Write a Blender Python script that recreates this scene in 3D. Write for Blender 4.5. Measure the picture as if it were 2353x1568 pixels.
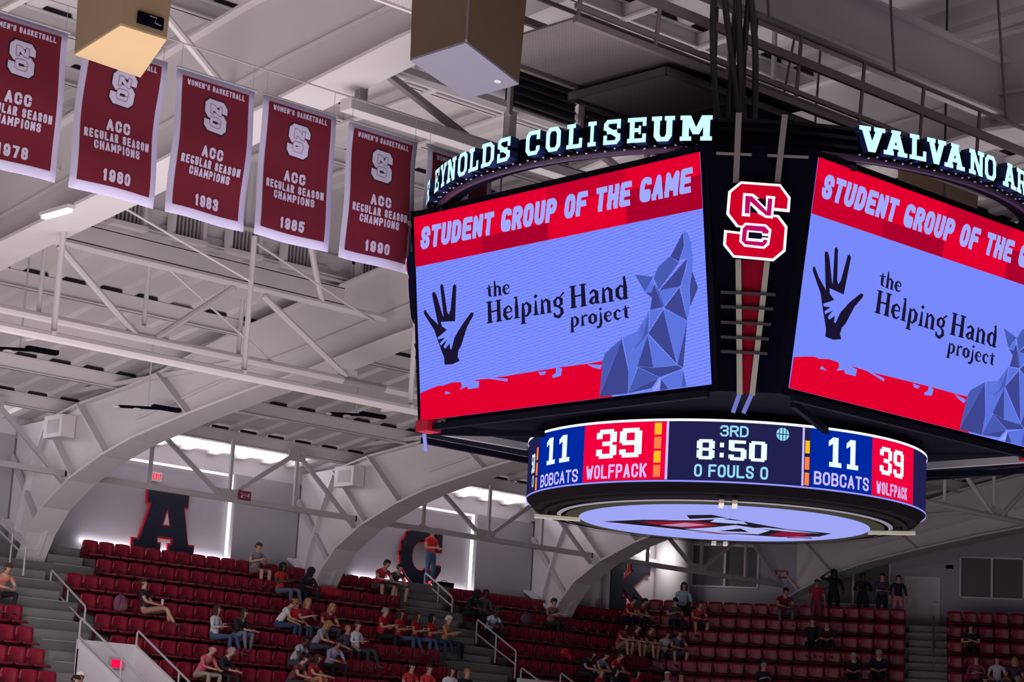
import bpy, bmesh, math, random
from mathutils import Vector, Matrix
random.seed(7)
for o in list(bpy.data.objects): bpy.data.objects.remove(o)
S = bpy.context.scene
COL = S.collection
V = Vector
# ---------------------------------------------------------------- camera, world, lights, exposure
F, TH, PI_, RO = 4986.7, 0.826073, 0.200284, 0.0550862
f_ = V((math.cos(PI_)*math.cos(TH), math.cos(PI_)*math.sin(TH), math.sin(PI_)))
r_ = V((math.sin(TH), -math.cos(TH), 0)); u_ = r_.cross(f_)
cr = r_*math.cos(RO)+u_*math.sin(RO); cu = -r_*math.sin(RO)+u_*math.cos(RO)
cam = bpy.data.objects.new('camera', bpy.data.cameras.new('camera')); COL.objects.link(cam)
cam.data.sensor_width = 36; cam.data.lens = F/2353*36
cam.data.clip_start = .5; cam.data.clip_end = 400
M = Matrix((cr, cu, -f_)).transposed().to_4x4(); M.translation = V((0, 0, 4)); cam.matrix_world = M
S.camera = cam
W = bpy.data.worlds.new('world'); S.world = W; W.use_nodes = True
W.node_tree.nodes['Background'].inputs[0].default_value = (.37, .34, .50, 1)
W.node_tree.nodes['Background'].inputs[1].default_value = .15
S.view_settings.view_transform = 'Standard'; S.view_settings.look = 'None'
S.view_settings.exposure = 0; S.view_settings.gamma = 1; S.view_settings.use_curve_mapping = False

def area(name, loc, tgt, sx, sy, power, col, spread=180):
    l = bpy.data.lights.new(name, 'AREA'); l.shape = 'RECTANGLE'; l.size = sx; l.size_y = sy
    l.energy = power; l.color = col; l.spread = math.radians(spread)
    o = bpy.data.objects.new(name, l); COL.objects.link(o); o.location = loc
    o.rotation_euler = (V(tgt)-V(loc)).to_track_quat('-Z', 'Y').to_euler()
    return o
# bright end of the hall: the court's floodlit floor throws light up at the roof, strongest on the near left
area('court_bounce_light', (17, 27, 1.0), (18, 28, 15), 32, 34, 8600, (1, .92, .94))
area('court_bounce_far_light', (36, 14, 1.0), (36, 18, 15), 22, 20, 900, (.92, .84, 1))
# fill lamp added in mid-air, without a fixture, to brighten the far stands
area('stands_fill_light', (22, 40.5, 10.3), (34, 50, 6.4), 6, 1.5, 230, (1, .92, .98), 110)
area('warm_upper_left_light', (6, 18, 7.5), (14, 23.5, 13.3), 2, 2, 30, (1, .86, .66))  # warm area lamp aimed up at the left speaker box

# ---------------------------------------------------------------- helpers
def lin(c): return tuple((x/12.92 if x <= .04045 else ((x+.055)/1.055)**2.4) for x in c)
def srgb(r, g, b): return lin((r/255, g/255, b/255))
MATS = {}
def mat(name, col, rough=.6, metal=0, emit=0, noise=0, scale=3, bump=0, spec=.4):
    if name in MATS: return MATS[name]
    m = bpy.data.materials.new(name); m.use_nodes = True; nt = m.node_tree; b = nt.nodes['Principled BSDF']
    b.inputs['Base Color'].default_value = (*col, 1); b.inputs['Roughness'].default_value = rough
    b.inputs['Metallic'].default_value = metal; b.inputs['Specular IOR Level'].default_value = spec
    if emit:
        b.inputs['Base Color'].default_value = (0, 0, 0, 1); b.inputs['Specular IOR Level'].default_value = .0
        b.inputs['Emission Color'].default_value = (*col, 1); b.inputs['Emission Strength'].default_value = emit
    if noise or bump:
        tc = nt.nodes.new('ShaderNodeTexCoord'); n = nt.nodes.new('ShaderNodeTexNoise')
        n.inputs['Scale'].default_value = scale; n.inputs['Detail'].default_value = 5
        nt.links.new(tc.outputs['Object'], n.inputs['Vector'])
        if noise:
            mr = nt.nodes.new('ShaderNodeMapRange'); mr.inputs[3].default_value = 1-noise; mr.inputs[4].default_value = 1+noise
            mx = nt.nodes.new('ShaderNodeVectorMath'); mx.operation = 'SCALE'; mx.inputs[0].default_value = col
            nt.links.new(n.outputs['Fac'], mr.inputs[0]); nt.links.new(mr.outputs[0], mx.inputs['Scale'])
            nt.links.new(mx.outputs[0], b.inputs['Base Color'])
        if bump:
            bp = nt.nodes.new('ShaderNodeBump'); bp.inputs['Strength'].default_value = bump
            nt.links.new(n.outputs['Fac'], bp.inputs['Height']); nt.links.new(bp.outputs[0], b.inputs['Normal'])
    MATS[name] = m; return m
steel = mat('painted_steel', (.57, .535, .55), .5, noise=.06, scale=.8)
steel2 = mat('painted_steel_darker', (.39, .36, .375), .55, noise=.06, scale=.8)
deckm = mat('roof_deck_paint', (.54, .505, .515), .75, noise=.07, scale=.6)
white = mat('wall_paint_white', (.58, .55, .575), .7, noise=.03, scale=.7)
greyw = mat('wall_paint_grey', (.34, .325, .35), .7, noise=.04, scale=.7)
conc = mat('concrete', (.125, .12, .118), .85, noise=.2, scale=1.5, bump=.1)
conc2 = mat('concrete_tread', (.175, .17, .165), .85, noise=.2, scale=1.5, bump=.1)
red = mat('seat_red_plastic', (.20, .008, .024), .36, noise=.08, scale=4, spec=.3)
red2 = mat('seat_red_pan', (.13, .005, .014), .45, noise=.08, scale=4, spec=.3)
blackm = mat('black_metal', (.003, .003, .007), .7, spec=.02)
dark = mat('dark_gap', (.004, .003, .006), .9)
railm = mat('galvanised_rail', (.42, .40, .42), .4, metal=.3)
railc = mat('catwalk_steel', (.17, .14, .145), .5)
led = mat('led_cove_white', (1, .95, 1), emit=5)
plyw = mat('plywood_box', (.27, .185, .105), .6, noise=.1, scale=2)
plyw2 = mat('plywood_box_base', (.50, .35, .18), .6, noise=.06, scale=2)
ply3 = mat('plywood_brown', (.095, .055, .030), .6, noise=.1, scale=2)

class MB:
    def __init__(s): s.v = []; s.f = []; s.m = []; s.cuts = []
    def add(s, vs, fs, m=0):
        k = len(s.v); s.cuts.append((k, len(s.f))); s.v += [tuple(x) for x in vs]; s.f += [tuple(i+k for i in q) for q in fs]; s.m += [m]*len(fs)
    def box(s, x0, x1, y0, y1, z0, z1, m=0):
        s.add([(x, y, z) for x in (x0, x1) for y in (y0, y1) for z in (z0, z1)],
              [(0, 1, 3, 2), (4, 6, 7, 5), (0, 4, 5, 1), (2, 3, 7, 6), (0, 2, 6, 4), (1, 5, 7, 3)], m)
    def beam(s, p, q, w, h, up=(0, 0, 1), m=0):
        p, q = V(p), V(q); d = (q-p).normalized(); a = d.cross(V(up))
        if a.length < 1e-4: a = d.cross(V((1, 0, 0)))
        a.normalize(); b = a.cross(d).normalized(); a *= w/2; b *= h/2
        s.add([p-a-b, p+a-b, p+a+b, p-a+b, q-a-b, q+a-b, q+a+b, q-a+b],
              [(0, 1, 2, 3), (7, 6, 5, 4), (0, 4, 5, 1), (1, 5, 6, 2), (2, 6, 7, 3), (3, 7, 4, 0)], m)
    def tube(s, pts, r, n=8, m=0, r2=None, closed=False):
        pts = [V(p) for p in pts]; rings = []; N = len(pts)
        for i, p in enumerate(pts):
            if closed: d = pts[(i+1) % N]-pts[i-1]
            else: d = pts[min(i+1, N-1)]-pts[max(i-1, 0)]
            d.normalize(); a = d.cross(V((0, 0, 1)))
            if a.length < .05: a = d.cross(V((1, 0, 0)))
            a.normalize(); b = d.cross(a); rr = r if r2 is None else r+(r2-r)*i/max(N-1, 1)
            rings.append([p+(a*math.cos(t)+b*math.sin(t))*rr for t in [2*math.pi*j/n for j in range(n)]])
        vs = [v for g in rings for v in g]; fs = []
        for i in range(N if closed else N-1):
            k = (i+1) % N
            for j in range(n): fs.append((i*n+j, i*n+(j+1) % n, k*n+(j+1) % n, k*n+j))
        if not closed: fs += [tuple(range(n))[::-1], tuple(range((N-1)*n, N*n))]
        s.add(vs, fs, m)
    def poly(s, pts, m=0): s.add(pts, [tuple(range(len(pts)))], m)
    def prism(s, pts, d, m=0):
        n = len(pts); d = V(d); vs = [V(p) for p in pts]+[V(p)+d for p in pts]
        s.add(vs, [tuple(range(n))[::-1], tuple(range(n, 2*n))]+[(i, (i+1) % n, n+(i+1) % n, n+i) for i in range(n)], m)
    def sphere(s, c, rx, ry, rz, n=8, k=6, m=0, z0=-1, rot=None):
        c = V(c); vs = []; fs = []
        for i in range(k+1):
            t = math.acos(max(-1, min(1, 1-(1-z0)*i/k)))
            for j in range(n):
                a = 2*math.pi*j/n; p = V((rx*math.sin(t)*math.cos(a), ry*math.sin(t)*math.sin(a), rz*math.cos(t)))
                if rot: p = rot @ p
                vs.append(c+p)
        for i in range(k):
            for j in range(n): fs.append((i*n+j, i*n+(j+1) % n, (i+1)*n+(j+1) % n, (i+1)*n+j))
        s.add(vs, fs, m)
    def mesh(s, name, mats, smooth=False):
        me = bpy.data.meshes.new(name); me.from_pydata(s.v, [], s.f)
        for m in (mats if isinstance(mats, (list, tuple)) else [mats]): me.materials.append(m)
        me.polygons.foreach_set('material_index', s.m)
        if smooth: me.polygons.foreach_set('use_smooth', [True]*len(s.f))
        me.update(); return me
    def build_each(s, name, mats, parent=None, smooth=False, fix=True):
        cuts = s.cuts+[(len(s.v), len(s.f))]
        for (v0, f0), (v1, f1) in zip(cuts, cuts[1:]):
            m = MB(); m.v = s.v[v0:v1]; m.f = [tuple(i-v0 for i in q) for q in s.f[f0:f1]]; m.m = s.m[f0:f1]
            m.build(name, mats, parent, smooth, fix=fix)
    def build(s, name, mats, parent=None, smooth=False, kind=None, fix=True, **k):
        me = s.mesh(name, mats, smooth)
        if fix:
            bm = bmesh.new(); bm.from_mesh(me); bmesh.ops.recalc_face_normals(bm, faces=bm.faces); bm.to_mesh(me); bm.free()
        o = link(name, me, parent)
        if kind: o['kind'] = kind
        for a, b in k.items(): o[a] = b
        return o
def link(name, data, parent=None, loc=None):
    o = bpy.data.objects.new(name, data); COL.objects.link(o)
    if loc is not None: o.location = loc
    if parent is not None: o.parent = parent
    return o
def thing(name, label, cat, loc=(0, 0, 0), rz=0, group=None):
    o = link(name, None); o.location = loc; o.rotation_euler[2] = rz
    o['label'] = label; o['category'] = cat
    if group: o['group'] = group
    return o
def tag(o, label, cat, group=None):
    o['label'] = label; o['category'] = cat
    if group: o['group'] = group
    return o
def local(parent, pts):   # world points into an unrotated parent's frame
    return [V(p)-parent.location for p in pts]
def copy_tree(o, parent=None, loc=None, label=None):
    c = o.copy(); COL.objects.link(c); c.parent = parent
    if loc is not None: c.location = loc
    if label: c['label'] = label
    for ch in o.children: copy_tree(ch, c)
    return c

# text from Blender's built-in font, fitted to a box; returns 2-D verts and faces
_tc = {}
def text2d(body, bold=0., shear=0., space=1.):
    key = (body, bold, shear, space)
    if key in _tc: return _tc[key]
    c = bpy.data.curves.new('t', 'FONT'); c.body = body; c.offset = bold; c.shear = shear; c.space_character = space
    c.resolution_u = 3; o = bpy.data.objects.new('t', c); COL.objects.link(o)
    dg = bpy.context.evaluated_depsgraph_get(); me = bpy.data.meshes.new_from_object(o.evaluated_get(dg))
    vs = [(v.co.x, v.co.y) for v in me.vertices]; fs = [tuple(p.vertices) for p in me.polygons]
    bpy.data.objects.remove(o); bpy.data.curves.remove(c); bpy.data.meshes.remove(me)
    x0 = min(v[0] for v in vs); x1 = max(v[0] for v in vs); y0 = min(v[1] for v in vs); y1 = max(v[1] for v in vs)
    vs = [((x-x0)/(x1-x0), (y-y0)/(y1-y0)) for x, y in vs]
    _tc[key] = (vs, fs); return _tc[key]
def put2d(mb, shp, x0, y0, w, h, fn, m=0, flip=False):
    vs, fs = shp
    mb.add([fn(x0+x*w, y0+y*h) for x, y in vs], fs, m)

# block capitals drawn as strokes of constant physical width
r8 = [(.0, .25), (.0, .75), (.12, .93), (.3, 1), (.7, 1), (.88, .93), (1, .75), (1, .25), (.88, .07), (.7, 0), (.3, 0), (.12, .07), (0, .25)]
FT = {'A': [[(0, 0), (.5, 1), (1, 0)], [(.2, .3), (.8, .3)]], 'B': [[(0, 0), (0, 1), (.7, 1), (.95, .88), (.95, .65), (.7, .53), (0, .53)], [(.7, .53), (1, .4), (1, .13), (.75, 0), (0, 0)]],
 'C': [[(1, .72), (1, .8), (.85, .96), (.65, 1), (.35, 1), (.1, .93), (0, .75), (0, .25), (.1, .07), (.35, 0), (.65, 0), (.85, .04), (1, .2), (1, .28)]],
 'D': [[(0, 0), (0, 1), (.6, 1), (.9, .88), (1, .7), (1, .3), (.9, .12), (.6, 0), (0, 0)]], 'E': [[(1, 1), (0, 1), (0, 0), (1, 0)], [(0, .52), (.85, .52)]], 'F': [[(1, 1), (0, 1), (0, 0)], [(0, .5), (.85, .5)]],
 'G': [[(.98, .90), (.85, .98), (.65, 1), (.35, 1), (.1, .93), (0, .75), (0, .25), (.1, .07), (.35, 0), (1, 0), (1, .34), (.66, .34)]], 'H': [[(0, 0), (0, 1)], [(1, 0), (1, 1)], [(0, .5), (1, .5)]],
 'I': [[(.5, 0), (.5, 1)]], 'K': [[(0, 0), (0, 1)], [(1, 1), (.05, .42)], [(.35, .6), (1, 0)]], 'L': [[(0, 1), (0, 0), (1, 0)]], 'M': [[(0, 0), (0, 1), (.5, .3), (1, 1), (1, 0)]], 'N': [[(0, 0), (0, 1), (1, 0), (1, 1)]],
 'O': [r8], 'P': [[(0, 0), (0, 1), (.75, 1), (1, .88), (1, .6), (.75, .46), (0, .46)]], 'R': [[(0, 0), (0, 1), (.75, 1), (1, .88), (1, .63), (.75, .5), (0, .5)], [(.55, .5), (1, 0)]],
 'S': [[(1, .76), (.95, .9), (.75, 1), (.25, 1), (.03, .9), (0, .72), (.12, .58), (.85, .42), (1, .28), (.97, .1), (.75, 0), (.25, 0), (.05, .1), (0, .24)]], 'T': [[(0, 1), (1, 1)], [(.5, 1), (.5, 0)]],
 'U': [[(0, 1), (0, .22), (.15, .05), (.35, 0), (.65, 0), (.85, .05), (1, .22), (1, 1)]], 'W': [[(0, 1), (.25, 0), (.5, .75), (.75, 0), (1, 1)]], "'": [[(.5, 1), (.5, .78)]], 'X': [[(0, 0), (1, 1)], [(0, 1), (1, 0)]],
 '0': [r8], '1': [[(.15, .78), (.55, 1), (.55, 0)]], '2': [[(0, .8), (.2, 1), (.8, 1), (1, .8), (1, .6), (0, 0), (1, 0)]], '3': [[(0, .82), (.2, 1), (.8, 1), (1, .82), (1, .66), (.75, .53), (.4, .53)], [(.75, .53), (1, .38), (1, .15), (.8, 0), (.2, 0), (0, .18)]],
 '4': [[(.75, 0), (.75, 1), (0, .3), (1, .3)]], '5': [[(1, 1), (.08, 1), (.03, .52), (.3, .62), (.75, .62), (1, .45), (1, .17), (.75, 0), (.25, 0), (0, .15)]], '7': [[(0, 1), (1, 1), (.4, 0)]],
 '8': [[(.25, .53), (.03, .66), (.03, .86), (.25, 1), (.75, 1), (.97, .86), (.97, .66), (.75, .53), (.25, .53), (0, .38), (0, .14), (.25, 0), (.75, 0), (1, .14), (1, .38), (.75, .53)]],
 '9': [[(1, .45), (.75, .38), (.25, .38), (0, .55), (0, .83), (.25, 1), (.75, 1), (1, .83), (1, .2), (.8, 0), (.25, 0), (0, .16)]]}
def block(mb, body, x0, y0, w, h, fn, hw, m=0, slant=0., gap=.62):
    """capitals in a w x h box from (x0, y0); hw is the half stroke width in metres"""
    WD_ = {'I': .22, "'": .2, ' ': .26, '1': .5, 'M': 1.3, 'W': 1.35}
    n = len(body); us = [WD_.get(c, 1.) for c in body]; tot = sum(us); sh_ = slant*h; sp = hw*2*gap
    k = (w-abs(sh_)-(n-1)*(sp+2*hw)-2*hw)/tot; x = x0+hw; sg = 1 if h > 0 else -1; hh = abs(h)-2*hw
    for c, u in zip(body, us):
        for pl in FT.get(c, []):
            P = [V((x+a*u*k, hw+b*hh)) for a, b in pl]
            P = [V((p.x+slant*p.y, p.y)) for p in P]
            for i, (A, B) in enumerate(zip(P, P[1:])):
                t = (B-A).normalized(); nn = V((-t.y, t.x))*hw
                mb.add([fn(p.x, y0+sg*p.y) for p in (A+nn, A-nn, B-nn, B+nn)], [(0, 1, 2, 3)], m)
            for i, p in enumerate(P):
                mb.add([fn(p.x+hw*math.cos(a), y0+sg*(p.y+hw*math.sin(a))) for a in [math.pi*j/4+math.pi/8 for j in range(8)]] if 0 < i < len(P)-1 else [fn(p.x+sx*hw, y0+sg*(p.y+sy*hw)) for sx, sy in ((-1, -1), (1, -1), (1, 1), (-1, 1))], [tuple(range(8 if 0 < i < len(P)-1 else 4))], m)
        x += u*k+2*hw+sp
# ---------------------------------------------------------------- arch ribs (steel girders across the hall)
YC = 20.9
ORDI = ['first', 'second', 'third', 'fourth', 'fifth', 'sixth', 'seventh', 'eighth', 'ninth', 'tenth', 'eleventh', 'twelfth', 'thirteenth', 'fourteenth', 'fifteenth', 'sixteenth', 'seventeenth']
PROF = [(51.9, 9.0), (51.75, 9.3), (51.38, 9.9), (50.75, 10.55), (49.6, 11.2), (48.1, 11.74), (46.8, 12.08), (44.5, 12.48), (41.9, 12.86), (39.5, 13.14), (36.5, 13.6), (33, 14.02), (30, 14.45), (27.5, 14.8), (24.8, 15.15), (20.9, 15.45)]
TOPS = [(52.6, 9.0), (52.55, 9.4), (52.3, 10.4), (51.9, 11.6), (51.3, 12.9), (49.7, 13.22), (47.5, 13.45), (46.05, 13.69), (42.8, 14.4), (40.0, 14.85), (37.4, 15.25), (33, 16.1), (31.6, 16.38), (29.2, 16.75), (25, 17.1), (20.9, 17.2)]
def arch(name, X, label, ymin=-8):
    t = thing(name, label, 'roof arch', (X, 51.7, 9.0), group=None)
    full = PROF+[(2*YC-y, z) for y, z in PROF[::-1][1:]]
    tfull = TOPS+[(2*YC-y, z) for y, z in TOPS[::-1][1:]]
    L = lambda y, z, dx=0: (dx, y-51.7, z-9.0)
    web = MB(); bf = MB(); tf = MB(); st = MB()
    n = len(full)
    hw, hf = .05, .43
    for i in range(n-1):
        (a, b), (c, d) = full[i], full[i+1]; (e, g), (h, k) = tfull[i], tfull[i+1]
        web.add([L(a, b, -hw), L(c, d, -hw), L(h, k, -hw), L(e, g, -hw), L(a, b, hw), L(c, d, hw), L(h, k, hw), L(e, g, hw)],
                [(0, 1, 2, 3), (7, 6, 5, 4), (0, 4, 5, 1), (3, 2, 6, 7)]+([(0, 3, 7, 4)] if i == 0 else []))
    def flange(mb, P, w, th, s):
        o = []
        for i, p in enumerate(P):
            a = V(P[max(i-1, 0)]); b = V(P[min(i+1, len(P)-1)]); d = (b-a).normalized(); nn = V((d.y, -d.x))*s
            o.append((V(p), V(p)+nn*th))
        vs = []
        for p, q in o: vs += [L(p.x, p.y, -w), L(p.x, p.y, w), L(q.x, q.y, w), L(q.x, q.y, -w)]
        fs = []
        for i in range(len(P)-1):
            k = 4*i; fs += [(k, k+1, k+5, k+4), (k+1, k+2, k+6, k+5), (k+2, k+3, k+7, k+6), (k+3, k, k+4, k+7)]
        fs += [(0, 1, 2, 3), tuple(4*(len(P)-1)+i for i in (3, 2, 1, 0))]
        mb.add(vs, fs)
    flange(bf, full, hf, .06, -1); flange(tf, tfull, .22, .06, 1)
    for i in (4, 5, 7):
        for ff, tt in ((full[i], tfull[i]), (full[-1-i], tfull[-1-i])):
            for s in (-1, 1): st.beam(L(ff[0], ff[1], s*.18), L(tt[0], tt[1], s*.18), .26, .04, up=(0, 1, 0))
    rb = MB()
    for i in range(6, n-7):
        (a, b), (c, d) = full[i], full[i+1]; (e, g), (h, k) = tfull[i], tfull[i+1]
        rb.beam(L((a*.6+e*.4), (b*.6+g*.4), -.08), L((c*.6+h*.4), (d*.6+k*.4), -.08), .05, .07, up=(1, 0, 0))
    rb.build('web_splice', steel, t)
    rf = MB(); rf.beam(L(50.4, 13.62, -.1), L(42.6, 13.66, -.1), .12, .12); rf.build('rafter_bar', steel, t)
    web.build('web_plate', steel, t); bf.build('bottom_flange', steel, t); tf.build('top_flange', steel, t)
    st.build_each('stiffener_plate', steel, t)
    return t
AX = [10.5, 20.5, 30.5, 40.5, 50.5, 60.5, 70.5]
arch('roof_arch', 10.5, 'white steel roof arch nearest the camera, above the speaker boxes')
arch('roof_arch', 20.5, 'big white roof arch crossing the upper left behind the banners')
arch('roof_arch', 30.5, 'white curved arch landing left of the large letter A')
arch('roof_arch', 40.5, 'white curved arch landing between the letters A and C')
arch('roof_arch', 50.5, 'white curved arch landing left of the letter K under the scoreboard')
arch('roof_arch', 60.5, 'shadowed arch at the right meeting the wall above the standing people')

# ---------------------------------------------------------------- roof
def zlow(y): return 15.35-(y-38.9)*.157
def zup(y): return 18.3-abs(y-YC)*.055
def deck(name, ya, yb, zf, x0, x1):
    mb = MB(); n = 8; ys = [ya+(yb-ya)*i/n for i in range(n+1)]
    x = x0; prof = []
    while x < x1:
        prof += [(x, 0), (x+.30, 0), (x+.36, .13), (x+.94, .13)]; x += 1.0
    prof.append((x, 0))
    vs = [(px, y, zf(y)+pz*.7) for y in ys for px, pz in prof]; w = len(prof)
    fs = [(i*w+j, i*w+j+1, (i+1)*w+j+1, (i+1)*w+j) for i in range(n) for j in range(w-1)]
    mb.add(vs, fs)
    mb.box(x0, x1, min(ya, yb), max(ya, yb), max(zf(ya), zf(yb))+.3, max(zf(ya), zf(yb))+.4)
    return mb.build(name, deckm, kind='structure', fix=False)
deck('ceiling', 38.9, 54.2, zlow, 5, 92)
deck('ceiling', 39.4, YC, zup, 5, 92)
deck('ceiling', YC, 2.4, zup, 5, 92)
deck('ceiling', 2.9, -12.4, lambda y: 15.35-(2.9-y)*.157, 5, 92)
# purlins with dark closures where the deck ribs cross them
pi = 0
plabels = {}
def purlin(y, zd, x0, x1, label, dep=.38, closures=True, fl=.2):
    t = thing('roof_purlin', label, 'roof beam', (x0, y, zd-dep))
    mb = MB(); mb.box(0, x1-x0, -.02, .02, 0, dep); mb.box(0, x1-x0, -fl/2, fl/2, 0, .025); mb.box(0, x1-x0, -fl/2, fl/2, dep-.03, dep)
    mb.build('beam', steel, t)
    if closures:
        me = MB(); me.box(.36, .94, -fl/2-.012, -fl/2+.0, .0, .075); me = me.mesh('rib_closure', dark)
        k = math.floor(x0-5)
        for i in range(int(x1-x0)):
            if (i*7+int(y*3)) % 11 == 5: continue
            link('rib_closure', me, t, (i+5+k-x0+0.0, 0, dep))
    return t
def closestx(x): return 5+round(x-5)
for y, nm in ((42.9, 'nearest below the clerestory vents'), (45.5, 'second below the clerestory vents'), (48.2, 'third below the clerestory vents'), (50.9, 'last before the far wall')):
    purlin(y, zlow(y), 11, 66, 'long white roof purlin on the lower roof, '+nm, closures=(y != 45.5))
for y, nm in ((36.6, 'just inside the clerestory'), (34.4, 'second inside the clerestory'), (31.8, 'behind the banner tops'), (29.2, 'between the banners and the ridge'), (26.4, 'beside the ridge beam above the catwalk'), (23.6, 'nearest the ridge beam')):
    purlin(y, zup(y), 9, 62, 'long white roof purlin on the upper roof, '+nm, .34)
for y, nm in ((16.6, 'first on the near slope'), (12.0, 'second on the near slope')):
    purlin(y, zup(y), 15, 62, 'long white roof purlin on the upper roof, '+nm, .34)
# ridge beam
t = thing('ridge_beam', 'deep grey ridge girder running along the middle of the roof above the catwalk', 'roof beam', (10, YC, 15.75))
mb = MB(); mb.box(0, 60, -.03, .03, 0, .95); mb.build('web_plate', steel, t)
mb = MB(); mb.box(0, 60, -.2, .2, -.05, 0); mb.build('bottom_flange', steel, t)
mb = MB(); mb.box(0, 60, -.2, .2, .95, 1.0); mb.build('top_flange', steel, t)
for i, x in enumerate((16.2, 18.4, 22.6, 24.6, 26.6, 28.6, 32.6, 34.6, 36.6, 38.6, 42.6, 44.6, 46.6, 48.6, 52.6, 54.6, 56.6)):
    for s, (ya, yb) in enumerate(((YC+.25, 38.7), (YC-.25, 4.0))):
        t = thing('roof_joist', '%s slim white cross joist from the left on the %s side of the ridge girder' % (ORDI[i], 'far' if s == 0 else 'near'), 'roof beam', (x, ya, zup(ya)-.36), group='white cross joists on the %s roof slope' % ('far' if s == 0 else 'near'))
        mb = MB(); mb.beam((0, 0, 0), (0, yb-ya, zup(yb)-zup(ya)), .14, .05); mb.beam((0, 0, .15), (0, yb-ya, .15+zup(yb)-zup(ya)), .03, .28); mb.build('joist_bar', steel, t)
# eave girder and clerestory between the two roofs
t = thing('eave_girder', 'pale girder running under the clerestory vents', 'roof beam', (10.5, 38.95, 14.6))
mb = MB(); mb.box(0, 55, -.1, -.06, 0, .42); mb.box(0, 55, -.1, .1, 0, .04); mb.box(0, 55, -.1, .1, .40, .44); mb.build('girder_web', steel, t)
mb = MB(); mb.box(0, 55, -.13, -.09, .52, .58); mb.box(0, 55, -.14, -.1, .62, .65); mb.build_each('conduit_rail', steel, t)
mb = MB(); mb.box(10.5, 66, 38.98, 39.1, 15.3, 17.4)
for i in range(36): mb.box(10.5+i*1.55, 10.62+i*1.55, 38.9, 39.0, 15.3, 17.4)
mb.build('wall_clerestory', steel, kind='structure')
vent_src = None
vx = [19.4, 20.9, 22.4, 23.9, 25.45, 26.97, 28.5, 30.7, 32.1, 33.7]
vn = ['left of the banners', 'leftmost beneath the 1980 banner', 'beneath the 1980 banner', 'just left under the 1983 banner', 'directly beneath the 1983 banner', 'between the 1983 and 1985 banners', 'beneath the fourth banner from the left', 'beneath the banner touching the left screen', 'beside the scoreboard edge', 'behind the scoreboard']
for i, x in enumerate(vx):
    t = thing('roof_vent', 'white framed louvred clerestory vent '+vn[i], 'vent', (x, 38.86, 15.12))
    m = MB()
    for a in ((0, .9, -.3, 0, 0, .1), (0, .9, -.16, 0, .62, .70), (0, .09, -.22, 0, .1, .62), (.81, .9, -.22, 0, .1, .62)): m.box(*a)
    m.build('frame', steel, t)
    m = MB(); m.box(.09, .81, -.03, 0, .1, .62); m.build('opening', dark, t)
    sl = MB(); sl.box(0, .045, -.10, -.03, .1, .62); sm = sl.mesh('louvre_slat', steel2)
    for k in range(7): link('louvre_slat', sm, t, (.13+k*.1, 0, 0))
# fluorescent strips clipped beside the arch flanges
for (x, y, z, lab) in ((20.02, 34.25, 13.78, 'lit fluorescent fitting on the big arch left of the 1980 banner'), (31.2, 33.6, 14.0, 'lit lamp between the 1985 and 1990 banners')):
    t = thing('roof_lamp', lab, 'lamp', (x, y, z))
    m = MB(); m.box(-.08, .08, -.5, .5, .03, .1); m.build('housing', steel, t)
    m = MB(); m.box(-.06, .06, -.45, .45, -.03, .03); m.build('tube', mat('lamp_tube', (.85, 1, .98), emit=1.6), t)

# ---------------------------------------------------------------- bracing trusses between arches
def truss_T1(x0, label):
    t = thing('roof_truss', label, 'truss', (x0, 37.0, 12.45))
    m = MB(); m.tube([(.3, 0, 1.58), (9.7, 0, 1.58)], .085); m.build('top_chord', steel, t)
    m = MB(); m.tube([(-1.4, 0, 0), (9.8, 0, 0)], .09); m.build('bottom_chord', steel, t)
    for a, b in (((1.25, 1.5), (3.2, .05)), ((3.7, .05), (5.5, 1.45)), ((6.3, 1.45), (8.7, .1))):
        m = MB(); m.tube([(a[0], 0, a[1]), (b[0], 0, b[1])], .075); m.build('diagonal', steel, t)
    for x in (3.45, 5.85, 1.0): 
        m = MB(); m.tube([(x, .1, 0), (x, .1, 1.58)], .05); m.build('post', steel, t)
    m = MB(); m.box(3.0, 4.0, -.02, .02, -.08, .25); m.box(5.3, 6.5, -.02, .02, 1.28, 1.6); m.box(8.5, 9.0, -.02, .02, -.08, .25); m.build_each('gusset_plate', steel, t)
truss_T1(10.5, 'white pipe truss between the two nearest arches, upper left'); truss_T1(20.5, 'white pipe truss spanning below the vents left of the scoreboard')
truss_T1(30.5, 'white pipe truss seen between scoreboard and arch'); truss_T1(40.5, 'grey pipe truss behind the scoreboard ring'); truss_T1(50.5, 'shadowed pipe truss right of the scoreboard ring')
def truss_T2(x0, label):
    t = thing('wall_truss', label, 'truss', (x0, 50.3, 11.42))
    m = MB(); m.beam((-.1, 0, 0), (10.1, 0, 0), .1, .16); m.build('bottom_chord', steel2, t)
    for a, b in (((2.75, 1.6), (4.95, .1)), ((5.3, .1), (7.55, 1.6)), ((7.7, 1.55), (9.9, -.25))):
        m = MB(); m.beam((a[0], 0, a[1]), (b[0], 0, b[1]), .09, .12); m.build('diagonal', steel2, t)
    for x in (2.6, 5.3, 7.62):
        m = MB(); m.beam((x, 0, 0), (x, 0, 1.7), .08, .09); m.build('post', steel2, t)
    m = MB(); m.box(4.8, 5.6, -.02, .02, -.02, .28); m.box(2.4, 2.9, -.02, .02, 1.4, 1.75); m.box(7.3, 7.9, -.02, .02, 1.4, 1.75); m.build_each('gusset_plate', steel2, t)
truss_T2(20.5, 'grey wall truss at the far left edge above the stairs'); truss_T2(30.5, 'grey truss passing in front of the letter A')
truss_T2(40.5, 'grey truss passing in front of the letter C'); truss_T2(50.5, 'grey truss passing in front of the letter K and window')
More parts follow.
